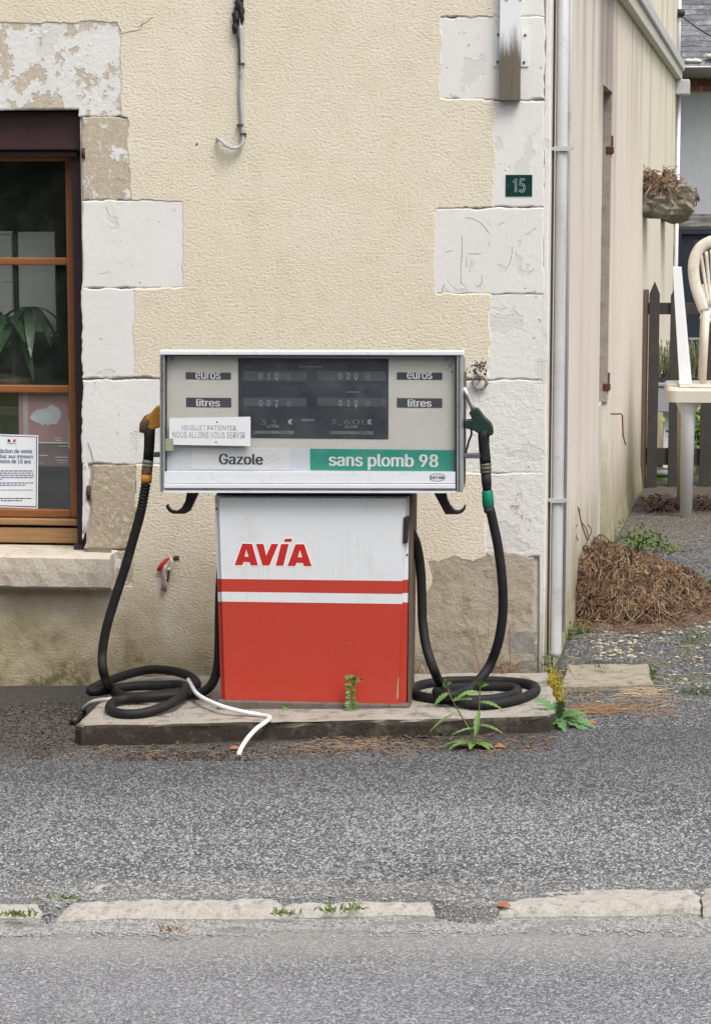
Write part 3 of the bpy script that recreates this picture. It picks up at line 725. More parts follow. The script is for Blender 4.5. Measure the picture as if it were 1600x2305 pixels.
# corner lip
mb = MB(); a = W(1228, 0).x; cz = [W(1230, v).z for v in (-700, 60, 240, 460, 640, 860, 1060, 1300, 1500)]
lip = [(a, 4.6)]+[(.676+.005*noise.noise((z*3, 1, 2)), z) for z in [4.6-.05*i for i in range(96)]]+[(a, -.2)]+[(a-.002+.006*noise.noise((z*6, 4, 2)), z) for z in [-.2+.05*i for i in range(96)]]
mb.prism(lip, -.0095, .03, inset=.004, iy=.004); obj('corner_render', mb, 'stone', house, color=(.12, .2, .3))
# window sill
mb = MB(); sx1 = W(249, 1300, -.1).x; sz0 = W(100, 1327, -.1).z
n = 40
for i in range(n+1):
    x = (2*XC-sx1)+(2*sx1-2*XC)*i/n
    for k, (y, z) in enumerate(((.24, OZ0+.004), (-.088, OZ0), (-.1, OZ0-.012), (-.102, (OZ0+sz0)/2), (-.098, sz0+.012), (-.085, sz0), (.24, sz0))):
        mb.v.append((x, y+.006*noise.noise((x*22, k, 2)), z+(.005*noise.noise((x*14, k, 7)) if k else 0)))
for i in range(n):
    for k in range(6): mb.f.append((i*7+k, i*7+k+1, (i+1)*7+k+1, (i+1)*7+k))
mb.f.append(tuple(range(7))); mb.f.append(tuple(n*7+k for k in reversed(range(7))))
obj('window_sill', mb, 'sill', house)
# window
YW = .17
bxw = W(176, 300, .08)
win = bx('window', 'guide_brown', house, W(167, 700, .1).x, OX1+.03, .10, .25, OZ0+.004, OZ1)          # right guide rail carries the rest
bx('guide_rail', 'guide_brown', win, OX0-.03, OX0+.035, .10, .25, OZ0+.004, OZ1)
bx('shutter_box', 'shutter_brown', win, OX0+.002, OX1-.004, .045, .24, W(0, 338, .045).z, OZ1-.006, bevel=.006)
bx('shutter_lip', 'shutter_brown', win, OX0+.03, OX1-.03, .07, .22, W(0, 353, .07).z, W(0, 340, .07).z, bevel=.003)
ZT, ZB_ = W(0, 350, YW).z, W(0, 1180, YW).z
ux = lambda u: W(u, 700, YW).x
def vz(v): return W(80, v, YW).z
xr0, xr1 = ux(152), ux(171)
for xa, xb in ((xr0, xr1), (XC-.045, XC+.045), (2*XC-xr1, 2*XC-xr0)): bx('stile', 'wood', win, xa, xb, YW, YW+.05, vz(1165), vz(352), bevel=.006)
for side in (0, 1):
    xa, xb = (XC+.045, xr0) if side == 0 else (2*XC-xr0, XC-.045)
    for v0, v1, dy in ((580, 597, .008), (868, 885, .008), (352, 362, .004)):
        bx('glazing_bar', 'wood', win, xa, xb, YW+dy, YW+.048, vz(v1), vz(v0), bevel=.005)
    bx('bottom_rail', 'wood', win, xa, xb, YW+.003, YW+.048, vz(1165), vz(1147), bevel=.004)
    for v0, v1 in ((361, 581), (596, 869), (884, 1148)):
        bx('pane', 'pane_glass', win, xa-.004, xb+.004, YW+.030, YW+.034, vz(v1)-.003, vz(v0)+.003)
bx('weather_bar', 'wood_pale', win, 2*XC-xr1, xr1, YW-.02, YW+.05, vz(1181), vz(1166.5), bevel=.006)
bx('shadow_gap', 'window_gap', win, 2*XC-xr1, xr1, YW+.01, YW+.05, vz(1187), vz(1181.5))
bx('lower_board', 'wood_pale', win, 2*XC-xr1-.004, xr1+.004, YW-.012, YW+.05, vz(1221), vz(1187.5), bevel=.003)
bx('rubber_stop', 'rubber_dusty', win, W(167, 1220, .06).x, W(189, 1220, .06).x, .05, .1, OZ0+.003, OZ0+.022, bevel=.003)
# dim shop interior
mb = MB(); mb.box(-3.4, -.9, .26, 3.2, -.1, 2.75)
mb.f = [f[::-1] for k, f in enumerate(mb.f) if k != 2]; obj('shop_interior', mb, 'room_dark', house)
# shutter hinge pins
for u, v, h in ((189, 345, 26), (200, 1108, 34), ):
    mb = MB(); c = W(u, v, -.01); mb.box(c.x-.006, c.x+.006, -.02, .0, c.z-h*.0008, c.z+h*.0008); mb.blob((c.x, -.004, c.z), .012 if v < 500 else .02, .004, .025, .4, 3, 7, u)
    obj('hinge_pin', mb, 'rust', house, smooth=True)
# side wall (local frame s along wall, o outwards, z)
TS = lambda p: SW(p.x, p.z, p.y)
S0, S1, RZ = Sp(1357, 190)[0], Sp(1378, 205)[0], Sp(1357, 190)[1]
SEND = 12.75
mb = MB()
mb.box(.01, S0, -.3, 0, -.4, 4.6, T=TS); mb.box(S1, SEND, -.3, 0, -.4, 4.6, T=TS); mb.box(S0, S1, -.3, 0, RZ, 4.6, T=TS)
mb.box(S0, S1, -.3, -.2, -.4, RZ, T=TS)
# swollen foot of the wall
for i in range(60):
    s0, s1 = .25+i*.2, .25+(i+1)*.2
    if s1 > SEND: break
    def o(s): return .035+.02*noise.noise((s*1.5, 3, 1))
    mb.add([SW(s0, -.2, o(s0)), SW(s1, -.2, o(s1)), SW(s1, .16, .002), SW(s0, .16, .002)], [(0, 1, 2, 3)])
obj('side_wall', mb, 'sidewall', house)
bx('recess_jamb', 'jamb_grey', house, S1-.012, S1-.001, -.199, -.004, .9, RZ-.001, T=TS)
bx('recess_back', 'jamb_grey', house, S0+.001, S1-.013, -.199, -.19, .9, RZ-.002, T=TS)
bx('blocked_doorway', 'zinc_painted', house, S0+.002, S1-.002, -.2, -.035, -.3, .9, T=TS)
for s_, z_ in ((S1-.008, 2.33), (S1-.008, 1.02)):
    mb = MB(); mb.box(s_-.0, s_+.05, -.03, .006, z_-.012, z_+.045, T=TS); mb.box(s_-.01, s_+.05, -.03, .010, z_-.055, z_-.015, T=TS); obj('rusty_hinge', mb, 'rust', house, bevel=.005)
mb = MB(); s_, z_ = Sp(1373, 932); mb.tube([SW(s_, z_, 0), SW(s_+.02, z_, .06), SW(s_+.05, z_-.01, .065), SW(s_+.06, z_-.13, .07), SW(s_+.06, z_-.18, .085)], .004, 6); obj('iron_hook', mb, 'rust', house)
# gutter band under the eaves of the side wall
g0, g1 = Sp(1390, 0), Sp(1520, 180)
gz = lambda s: g0[1]+(g1[1]-g0[1])*(s-g0[0])/(g1[0]-g0[0])
def sbar(name, mat, s0, s1, o0, o1, z0, z1):
    mb = MB(); mb.hexa([SW(s0, gz(s0)+z0, o1), SW(s1, gz(s1)+z0, o1), SW(s1, gz(s1)+z1, o1), SW(s0, gz(s0)+z1, o1)], [SW(s0, gz(s0)+z0, o0), SW(s1, gz(s1)+z0, o0), SW(s1, gz(s1)+z1, o0), SW(s0, gz(s0)+z1, o0)])
    return obj(name, mb, mat, house, bevel=.006)
gut = sbar('eaves_gutter', 'zinc_painted', .3, SEND-.1, .002, .055, 0.0, .085)
sbar('eaves_flashing', 'zinc', .3, SEND-.1, .002, .075, .087, .17)
bx('gutter_outlet', 'zinc', house, SEND-.32, SEND-.05, .0, .13, gz(SEND)-.14, gz(SEND)-.003, T=TS, bevel=.01)
for (dz0, dz1, oo, r) in ((-3.4, -.145, .03, .018), (.17, .75, .02, .016)):
    mb = MB(); mb.tube([SW(SEND-.12, gz(SEND)+dz0, oo), SW(SEND-.12, gz(SEND)+dz1, oo)], r, 12); obj('rainwater_pipe', mb, 'pvc_white', house, smooth=True)
# front downpipe
dp = W(1259, 700, .06); dz = W(1245, 1478, .06).z
mb = MB(); mb.tube([(dp.x, .06, 4.6), (dp.x, .06, 1.9), (dp.x, .06, dz+.02), (dp.x-.006, .055, dz)], .024, 20); pipe = obj('downpipe', mb, 'zinc', house, smooth=True)
mb = MB(); mb.tube([(dp.x+.028, .09, 4.6), (dp.x+.028, .09, dz+.1)], .009, 10); obj('conduit', mb, 'zinc', house, smooth=True)
mb = MB(); mb.tube([(dp.x-.032, .05, 4.6), (dp.x-.032, .05, dz)], .004, 6); obj('wire', mb, 'wire_dark', house)
for v in (335, 1125):
    z = W(1259, v, .06).z; mb = MB(); mb.ring((dp.x, .06, z), .0275, .005, (0, 0, 1), 24, 6); mb.box(dp.x-.055, dp.x-.024, .045, .06, z-.007, z+.007); mb.box(dp.x+.02, dp.x+.048, .04, .052, z-.006, z+.006)
    mb.box(dp.x-.03, dp.x+.03, .028, .036, z-.009, z+.009); obj('pipe_clamp', mb, 'zinc', pipe)

# ================================================================== PLINTH
mb = MB()
ol = [(-1.03, -1.01), (-1.0, -1.045), (.66, -.945), (.72, -.925), (.745, -.87), (.70, -.12), (-1.02, -.12)]
def dens(poly, st):
    out = []
    for i in range(len(poly)):
        a, b_ = Vector(poly[i]), Vector(poly[(i+1) % len(poly)]); k = max(1, int((b_-a).length/st))
        out += [a+(b_-a)*(j/k) for j in range(k)]
    return out
ol = dens(ol, .035); n = len(ol); cen = Vector((-.1, -.6))
rings = [(1.0, -.12, 0), (1.0, -.02, .5), (.997, -.008, 1), (.985, 0.0, 1)]
for k, (sc_, dz_, j_) in enumerate(rings):
    for i, p in enumerate(ol):
        q = cen+(p-cen)*sc_; e = .012*noise.fractal(Vector((p.x*7, p.y*7, k*.4)), 1, 2, 4)
        q = q+(q-cen).normalized()*e
        mb.v.append((q.x, q.y, zp(q.x)+dz_+.004*noise.noise((q.x*9, q.y*9, k))*(1 if k > 1 else 2)))
for k in range(3):
    for i in range(n): j = (i+1) % n; mb.f.append((k*n+i, k*n+j, (k+1)*n+j, (k+1)*n+i))
mb.f.append(tuple(3*n+i for i in range(n)))
pli = obj('concrete_plinth', mb, 'plinth'); tag(pli, 'low worn concrete plinth with mossy edge under the red pump', 'plinth')

# ================================================================== FUEL PUMP
PL = (-.19, -.55, zp(-.19))
pump = thing('fuel_pump', 'old red and white two-sided fuel pump with grey counter head', 'fuel pump', PL)
YF = -.75; YH = -.80
def pq(pts, y): return [tuple(W(u, v, y)) for u, v in pts]
def slab(name, mat, parent, pts, y0, y1, bevel=0.0, **k):
    f = pq(pts, y0); mb = MB(); mb.hexa(f, [(p[0], y1, p[2]) for p in f]); return obj(name, mb, mat, parent, bevel=bevel, **k)
fb = W(490, 1606, -.77); fr_ = W(920, 1604, -.77)
bx('footing', 'footing', pump, fb.x, fr_.x+.003, -.775, -.50, .04, W(700, 1581, -.77).z, bevel=.006)
# body: casing behind, side skins banded white / red / white / red
def xat(u_top, u_bot, v): return u_top+(u_bot-u_top)*(v-1115)/(1585-1115)
bands = [(1116, 1303, 'white_paint'), (1303, 1333, 'red_paint'), (1333, 1354, 'white_paint'), (1354, 1582, 'red_paint')]
for v0, v1, mt in bands:
    slab('casing', mt, pump, [(xat(484, 498, v1), v1), (xat(921, 914, v1), v1+2), (xat(921, 914, v0), v0+2), (xat(484, 498, v0), v0)], YF+.012, -.53)
slab('casing_edge', 'post_brown', pump, [(917, 1600), (922, 1600), (929, 1114), (922, 1114)], YF+.014, -.525)
slab('casing_top', 'black_metal', pump, [(488, 1116), (921, 1118), (921, 1104), (488, 1104)], YF+.02, -.53)
# front door panel hanging slightly askew
dl = lambda v: 493+(507-493)*(v-1120)/(1580-1120); dr = lambda v: 914+(895-914)*(v-1120)/(1585-1120)
def tilt(v, side): return v+(7*(v-1115)/470 if side else 0)+(2 if side else 0)
door = None
for v0, v1, mt in ((1120, 1303, 'white_paint'), (1303, 1332, 'red_paint'), (1332, 1354, 'white_paint'), (1354, 1577, 'red_paint')):
    pts = [(dl(v1), v1), (dr(v1), tilt(v1, 1)), (dr(v0), tilt(v0, 1)), (dl(v0), v0)]
    if door is None: door = slab('door_panel', mt, pump, pts, YF-.012, YF+.010); 
    else: slab('door_band', mt, door, pts, YF-.012, YF+.010)
# chipped paint specks
mb = MB()
for _ in range(14):
    u, v = random.uniform(515, 890), random.uniform(1380, 1570); c = W(u, v, YF-.0125); r = random.uniform(.0007, .0014)
    mb.prism([(c.x+r*cos(a)*random.uniform(.6, 1.2), c.z+r*sin(a)*random.uniform(.6, 1.2)) for a in [k*pi/3 for k in range(6)]], YF-.0126, YF-.0121)
obj('paint_chips', mb, 'paper', door, kind='stuff')
mb = MB(); mb.prism([P2(u, v, YF) for u, v in ((896, 1525), (898, 1524), (897, 1570), (893, 1573), (894, 1545))], YF-.0128, YF-.0121); obj('paint_chip', mb, 'straw_pale', door)
# maker's lettering on the door, letters traced from the photograph
K = lambda x, y_: (460+x*.3133, 1080+y_*.3133)
LET = {'A': [[(218, 613), (274, 458), (344, 460), (386, 615), (333, 614), (327, 592), (283, 590), (275, 613)]],
       'V': [[(372, 460), (425, 460), (445, 545), (482, 460), (532, 460), (468, 615), (418, 615)]],
       'I': [[(552, 461), (607, 461), (568, 617), (513, 617)], [(580, 423), (633, 423), (624, 446), (572, 446)]],
       'a': [[(598, 619), (655, 463), (717, 463), (771, 621), (715, 620), (709, 597), (663, 596), (654, 619)]]}
HOLE = [[(302, 500), (318, 553), (290, 552)], [(686, 505), (703, 557), (672, 556)]]
def grow(poly, d):
    n = len(poly); a = sum(poly[i][0]*poly[(i+1) % n][1]-poly[(i+1) % n][0]*poly[i][1] for i in range(n)); s = 1 if a > 0 else -1; out = []
    for i in range(n):
        p0, p1, p2 = Vector(poly[i-1]), Vector(poly[i]), Vector(poly[(i+1) % n]); d1 = (p1-p0).normalized(); d2 = (p2-p1).normalized()
        n1 = Vector((d1.y, -d1.x))*s; n2 = Vector((d2.y, -d2.x))*s; q = n1+n2; q = q/max(.35, q.dot(n1)) if q.length > 1e-6 else n1
        out.append(tuple(p1+q*d))
    return out
YL = YF-.0124
me_, mr, mh = MB(), MB(), MB()
for k, polys in LET.items():
    for pl_ in polys:
        me_.prism([P2(*K(*p), YL) for p in grow(pl_, 7)], YL-.0003, YL+.0003); mr.prism([P2(*K(*p), YL) for p in pl_], YL-.0008, YL+.0003)
obj('letter_outline', me_, 'logo_edge', door); obj('lettering', mr, 'logo_red', door)
for pl_ in HOLE:
    mh = MB(); mh.prism([P2(*K(*p), YL) for p in pl_], YL-.0012, YL+.0003); obj('letter_counter', mh, 'white_paint', door)
# hose outlet plate on the right
slab('outlet_plate', 'black_metal', pump, [(906, 1223), (917, 1223), (919, 1164), (908, 1164)], YF-.02, -.66, bevel=.003)
for u, v in ((916, 1249), (898, 1503), (488, 1145)):
    mb = MB(); c = W(u, v, YF+.012); mb.blob((c.x, c.y-.001, c.z), .004, .002, .004, 0, 1, 5); obj('rivet', mb, 'black_metal', pump, smooth=True)

# ---- counter head
yb = -.57
f = pq([(362, 1106), (1040, 1107), (1040, 794), (362, 794)], YH+.03); mb = MB()
mb.hexa(f, [(p[0], yb, p[2]-(.034 if k > 1 else 0)) for k, p in enumerate(f)]); head = obj('head_case', mb, 'alu_dull', pump)
slab('side_backing', 'post_brown', head, [(1036, 1090), (1045, 1090), (1047, 838), (1038, 838)], -.66, yb-.01)
slab('top_trim', 'alu_white', head, [(358, 799), (1043, 800), (1043, 790), (358, 789)], YH-.012, YH+.05, bevel=.003)
slab('top_rim', 'rust', head, [(372, 802), (1026, 803), (1026, 799.5), (372, 799.5)], YH-.002, YH+.03)
for ua, ub in ((360, 371), (1027, 1039)):
    slab('corner_post', 'aluminium', head, [(ua, 1107), (ub, 1107), (ub, 800), (ua, 800)], YH-.006, YH+.04, bevel=.0025)
    um = (ua+ub)/2
    slab('post_groove', 'black_metal', head, [(um-1, 1106), (um+.6, 1106), (um+.6, 801), (um-1, 801)], YH-.0072, YH-.004)
slab('post_gap', 'black_metal', head, [(371.5, 1106), (374, 1106), (374, 801), (371.5, 801)], YH+.004, YH+.03)
slab('post_gap', 'black_metal', head, [(1023.5, 1106), (1026.8, 1106), (1026.8, 801), (1023.5, 801)], YH+.004, YH+.03)
YD = YH+.028
slab('dial_panel', 'dial_panel', head, [(372, 1062), (1026, 1063), (1026, 800), (372, 800)], YD, YD+.002)
YP = YD-.0012
ctr = prect('counter_window', 'counter_dark', head, 536, 806, 874, 989, YP, .0015)
for v0, v1 in ((835, 858), (895, 915)):
    for ua, ub in ((548, 690), (714, 868)): prect('counter_drum', 'counter_slot', ctr, ua, v0, ub, v1, YP-.0006, .0006)
def label(u0, v0, u1, v1, s, tb):
    o = prect('label_strip', 'strip_dark', head, u0, v0, u1, v1, YP, .0015); text('lettering', s, tb, YP, 'letter_white', o, .045); return o
label(418, 838, 520, 854.5, 'euros', (441, 838.5, 496, 853)); label(419, 895, 521, 917, 'litres', (443, 898, 495, 914.5))
label(893, 838, 995, 855, 'euros', (916, 838.5, 972, 853)); label(893, 896, 995, 918, 'litres', (918, 898.5, 970, 915.5))
yt = YP-.0008
def digs(s, u0, v0, v1, st, m_='digit_white', w_=8):
    for i, ch in enumerate(s):
        if ch == ' ': continue
        c = u0+i*st
        if ch == ',': text('digit', ch, (c-9, v1-3, c-6, v1+5), yt, m_, ctr, .01)
        elif ch == '1': text('digit', ch, (c-2, v0, c+3, v1), yt, m_, ctr, .01)
        elif ch == '8': text('digit', ch, (c-4, v0+1, c+5, v1+1), yt, 'digit_dim', ctr, .03)
        else: text('digit', ch, (c-w_/2, v0, c+w_/2, v1), yt, m_, ctr, .01)
digs('010', 587, 840, 853, 17.7); digs('   ,8', 578, 840, 853, 17.7); digs('020', 766, 840, 853, 17.7); digs('   ,8', 756, 840, 853, 17.7)
digs('007', 587, 901, 914, 17.7); digs('   ,8', 578, 901, 914, 17.7); digs('012', 766, 901, 914, 17.7); digs('   ,8', 756, 901, 914, 17.7)
text('digit', '1,600', (745, 945, 830, 957), yt, 'digit_dim', ctr); text('currency_sign', '€', (826.5, 944, 836, 955), yt, 'letter_white', ctr)
text('digit', '3 3', (587, 945, 622, 957), yt, 'digit_dim', ctr); text('currency_sign', '€', (648, 944, 658, 955), yt, 'letter_white', ctr)
text('lettering', 'LE LITRE', (601, 957, 628, 962), yt, 'digit_white', ctr, .02); text('lettering', 'LE LITRE', (777, 958, 805, 963), yt, 'digit_white', ctr, .02)
text('lettering', 'LIVRAISON MINIMALE 5 LITRES', (572, 970, 662, 976), yt, 'digit_white', ctr, .02); text('lettering', 'LIVRAISON MINIMALE 5 LITRES', (743, 971, 840, 977), yt, 'digit_white', ctr, .02)
prect('scuff', 'digit_dim', ctr, 673, 824, 726, 827, yt, .0005); prect('scuff', 'digit_dim', ctr, 780, 881, 808, 884, yt, .0005); prect('scuff', 'digit_dim', ctr, 678, 943, 708, 948, yt, .0005)
prect('pale_panel', 'pale_blue_panel', head, 373, 1006, 699, 1061, YP, .0015)
pl_ = prect('product_plate', 'grey_plate', head, 431, 1008, 652, 1058, YP-.0016, .0015)
text('lettering', 'Gazole', (494, 1022, 591, 1045), YP-.0018, 'letter_dark', pl_, .05)
text('lettering', 'AVIA', (446, 1024, 474, 1035), YP-.0018, 'letter_white', pl_, .03, .25)
prect('underline', 'letter_white', pl_, 446, 1037, 474, 1038.5, YP-.0018, .0004); prect('underline', 'letter_white', pl_, 446, 1040, 472, 1041, YP-.0018, .0004)
mb = MB(); c0 = [tuple(W(u, v, YP-.002)) for u, v in ((590, 1042), (605, 1030), (622, 1019), (628, 1026), (612, 1036), (600, 1042), (622, 1034), (640, 1028))]; mb.tube(cat(c0, 5), .0009, 4); obj('scratch', mb, 'letter_white', pl_)
gp = prect('product_plate', 'fuel_green', head, 698, 1010, 1022, 1061, YP-.001, .0015)
text('lettering', 'sans plomb 98', (741, 1023, 985, 1056), YP-.0012, 'letter_white', gp, .035)
# front glass sheet
gl = slab('counter_glass', 'counter_glass', head, [(374, 1062), (1024, 1062), (1024, 803), (374, 803)], YH+.004, YH+.007)
YG = YH+.0035
pp = slab('paper_notice', 'paper', head, [(381, 1001), (564, 1004), (564, 938), (382, 941)], YG-.0012, YG-.0004, label='white paper notice taped on the counter glass')
text('lettering', 'VEUILLEZ PATIENTER,', (408, 958, 534, 970), YG-.0013, 'letter_grey', pp); text('lettering', 'NOUS ALLONS VOUS SERVIR', (389, 973, 552, 985), YG-.0013, 'letter_grey', pp)
for u, v in ((489, 950), (487, 995)):
    mb = MB(); c = W(u, v, YG-.0012); mb.blob((c.x, c.y, c.z), .003, .0015, .003, 0, 1, 5); obj('screw_hole', mb, 'black_metal', pp)
prect('sticky_tape', 'tape', head, 373, 987, 391, 1015, YG-.0018, .0005)
mb = MB()
for (u, v, r) in ((389, 808, .012), (1005, 808, .012), (1013, 822, .010), (1018, 836, .007)):
    c = W(u, v, YG); mb.prism([(c.x+r*random.uniform(.4, 1)*cos(k*pi/5), c.z+r*random.uniform(.4, 1)*sin(k*pi/5)) for k in range(10)], YG-.0006, YG)
obj('grime_spot', mb, 'bracket_grey', head, kind='stuff')
# bottom trims
s1 = slab('lower_trim', 'alu_white', head, [(369, 1087), (1024, 1088), (1024, 1063), (369, 1062)], YH-.004, YH+.03)
slab('lower_ledge', 'channel_white', head, [(369, 1099), (1024, 1100), (1024, 1090), (369, 1089)], YH-.010, YH+.03, bevel=.002)
slab('lower_groove', 'alu_dull', head, [(369, 1104), (1024, 1105), (1024, 1100), (369, 1099)], YH-.002, YH+.03)
slab('lower_edge', 'alu_white', head, [(368, 1109), (1026, 1110), (1026, 1105.5), (368, 1104.5)], YH-.008, YH+.05)
text('lettering', 'SATAM', (967, 1071.5, 1001, 1078), YH-.0042, 'letter_dark', s1, .05)
mb = MB()
for sg in (-1, 1):
    ap = [tuple(W(984+18*cos(a), 1074.5-sg*8.5*sin(a), YH-.0045)) for a in [pi*.15+pi*.7*k/10 for k in range(11)]]; mb.tube(ap, .0007, 4)
obj('logo_ring', mb, 'letter_dark', s1)
# black hose hooks under the head
hkL = [(421, 1108), (447, 1108), (442, 1120), (428, 1150), (424, 1153), (416, 1157), (390, 1157), (380, 1152), (373, 1142), (374, 1137), (378, 1135), (379, 1142), (386, 1149), (397, 1151), (409, 1143), (417, 1128)]
hkR = [(976, 1110), (1004, 1110), (1006, 1124), (1013, 1138), (1022, 1148), (1032, 1150), (1041, 1145), (1044, 1137), (1048, 1137), (1047, 1146), (1041, 1154), (1030, 1158), (1002, 1158)]
for hk in (hkL, hkR): ppoly('hose_hook', 'black_metal', pump, hk, -.70, .03, bevel=.004)
# nozzle rests on both flanks
for (ua, ub, v) in ((345, 362, 1024), (1038, 1080, 1027)): slab('nozzle_rest', 'bracket_grey', pump, [(ua, v+5), (ub, v+5), (ub, v-5), (ua, v-5)], -.70, -.66, bevel=.002)

# ================================================================== HOSES WITH NOZZLES
YN = -.675
PXN = px(YN)
def nzl(pts): return [tuple(W(u, v, YN)) for u, v in pts]
RH = 11.0*PXN
def hosepts(spec):
    out = []
    for s in spec:
        if s[0] == 'y': out.append(W(s[1], s[2], s[3]))
        else:
            out.append(G(s[1], s[2], RH*.95+s[3], zp))
    return out
def stack(parent, name, mat, pts, rs, seg=16, **k):
    mb = MB(); mb.tube(nzl(pts), [r*PXN for r in rs], seg); return obj(name, mb, mat, parent, smooth=True, **k)
# --- left, yellow
h1 = thing('fuel_hose', 'black hose with grimy yellow nozzle hung on the left flank of the pump', 'fuel hose', tuple(W(300, 1560, -.6)), 'hoses of the fuel pump')
spec = [('y', 320, 1141, YN), ('y', 313, 1170, YN), ('y', 300, 1215, YN), ('y', 283, 1275, -.675), ('y', 262, 1340, -.675), ('y', 241, 1410, -.68), ('y', 231, 1470, -.68), ('y', 234, 1515, -.70),
        ('g', 250, 1548, .012), ('g', 280, 1567, .0), ('g', 325, 1567, 0), ('g', 378, 1561, 0), ('g', 425, 1555, .004), ('g', 443, 1541, .02), ('g', 428, 1523, .03), ('g', 390, 1511, .03), ('g', 342, 1507, .03),
        ('g', 296, 1516, .03), ('g', 250, 1531, .028), ('g', 218, 1545, .02), ('g', 204, 1556, .008), ('g', 225, 1556, .004), ('g', 264, 1549, .0), ('g', 306, 1544, 0), ('g', 352, 1543, .0), ('g', 398, 1541, .004),
        ('g', 417, 1545, .02), ('g', 414, 1560, .024), ('g', 393, 1579, .02), ('g', 358, 1595, .008), ('g', 315, 1606, 0), ('g', 272, 1606, 0), ('g', 248, 1596, 0), ('g', 255, 1581, .002), ('g', 285, 1573, .006), ('g', 330, 1570, .012),
        ('g', 380, 1566, .014), ('g', 425, 1562, .010), ('g', 458, 1557, .01), ('y', 478, 1538, -.52), ('y', 489, 1508, -.50), ('y', 493, 1460, -.48), ('y', 494, 1380, -.47), ('y', 497, 1300, -.46), ('y', 505, 1235, -.45)]
mb = MB(); mb.tube(cat(hosepts(spec), 6), RH, 12); obj('hose', mb, 'rubber', h1, smooth=True)
hood = ppoly('nozzle_hood', 'yellow_grip', h1, [(317, 975), (318, 953), (323, 944), (338, 931), (350, 916), (354, 913), (372, 918), (374, 950), (360, 962), (341, 969), (338, 974), (324, 976)], YN-.021, .042, bevel=.010, bseg=4)
mb = MB(); mb.tube(nzl([(327, 974), (329, 958), (336, 945), (343, 938)]), [14*PXN, 15.5*PXN, 14*PXN, 10*PXN], 14); obj('hood_grime', mb, 'brown_grime', hood, smooth=True)
stack(h1, 'grip', 'rubber', [(337, 962), (337, 985), (336, 1010), (334, 1037)], [13.5, 12.6, 12.2, 12.2])
for k in range(-2, 3):
    mb = MB(); mb.tube([tuple(W(336+k*4.4, 980, YN-12*PXN*cos(k*.42))), tuple(W(334+k*4.3, 1030, YN-12*PXN*cos(k*.42)))], .0012, 5); obj('grip_rib', mb, 'rubber', h1)
cl = stack(h1, 'collar', 'brown_grime', [(334, 1034), (331, 1062), (330, 1083), (330, 1088)], [12.4, 12.6, 12.6, 10.5])
stack(cl, 'collar_ring', 'grey_label', [(334, 1036), (333, 1042)], [13, 13]); stack(cl, 'collar_ring', 'grey_label', [(333, 1044.5), (332.6, 1050)], [13, 13])
stack(cl, 'yellow_sleeve', 'yellow_grip', [(330.7, 1068), (330, 1080), (330, 1086)], [12.9, 12.9, 12])
pts, rs = [], []
for i in range(7):
    for d, r in ((0, 10.2), (1.2, 10.4), (1.6, 11.8), (4.8, 11.8), (5.2, 10.4)):
        v = 1089+i*7.6+d; pts.append((329-(v-1089)*.17, v)); rs.append(r)
stack(h1, 'bend_sleeve', 'rubber', pts, rs, 14)
# --- right, green
h2 = thing('fuel_hose', 'black hose with dark green nozzle hung on the right flank of the pump', 'fuel hose', tuple(W(1060, 1560, -.6)), 'hoses of the fuel pump')
spec = [('y', 914, 1192, -.66), ('y', 926, 1200, -.65), ('y', 938, 1230, -.64), ('y', 946, 1280, -.63), ('y', 949, 1340, -.63), ('y', 951, 1400, -.64), ('y', 959, 1455, -.67), ('y', 975, 1505, -.70),
        ('g', 993, 1543, .03), ('g', 1012, 1565, .014), ('g', 1050, 1583, .004), ('g', 1100, 1586, .002), ('g', 1155, 1577, .002), ('g', 1196, 1562, .002), ('g', 1206, 1550, .002), ('g', 1190, 1540, .002), ('g', 1140, 1534, .0),
        ('g', 1070, 1532, .0), ('g', 1000, 1534, 0), ('g', 950, 1541, 0), ('g', 929, 1552, 0), ('g', 940, 1565, 0), ('g', 985, 1573, .0), ('g', 1045, 1576, 0), ('g', 1110, 1573, 0), ('g', 1160, 1561, 0), ('g', 1155, 1548, 0), ('g', 1100, 1545, .0), ('g', 1040, 1547, .0), ('g', 990, 1552, .012), ('g', 985, 1561, .020), ('g', 1015, 1566, .03),
        ('y', 1052, 1553, -.70), ('y', 1080, 1528, -.66), ('y', 1103, 1495, -.63), ('y', 1121, 1445, -.65), ('y', 1131, 1380, -.66), ('y', 1130, 1310, -.67), ('y', 1121, 1235, YN), ('y', 1110, 1180, YN), ('y', 1102, 1144, YN)]
mb = MB(); mb.tube(cat(hosepts(spec), 6), RH, 12); obj('hose', mb, 'rubber', h2, smooth=True)
hood = ppoly('nozzle_hood', 'green_grip', h2, [(1054, 928), (1073, 917), (1080, 925), (1090, 939), (1104, 951), (1109, 964), (1110, 978), (1102, 981), (1074, 975), (1066, 970), (1044, 963), (1044, 946), (1062, 944), (1060, 939)], YN-.021, .042, bevel=.009, bseg=4)
mb = MB(); mb.tube(nzl([(1068, 928), (1061, 912), (1050, 888), (1043, 872)]), [6.5*PXN, 6*PXN, 5.6*PXN, 5.4*PXN], 14); obj('spout', mb, 'steel', h2, smooth=True)
stack(h2, 'grip', 'rubber', [(1090, 968), (1088, 985), (1089, 1005), (1091, 1030), (1092, 1043)], [15, 12.8, 12.2, 12.8, 12.6])
cl = stack(h2, 'collar', 'olive_collar', [(1092, 1042), (1093, 1065)], [12.6, 12.4])
for v in (1046, 1054, 1062): stack(cl, 'collar_ring', 'olive_collar', [(1092.5, v-2), (1092.7, v+2)], [13.3, 13.3])
stack(h2, 'swivel', 'rubber', [(1093, 1064), (1095, 1092), (1095, 1094), (1095.3, 1096), (1095.5, 1098), (1096, 1106)], [11.3, 11.2, 9.8, 11, 9.8, 9.8])
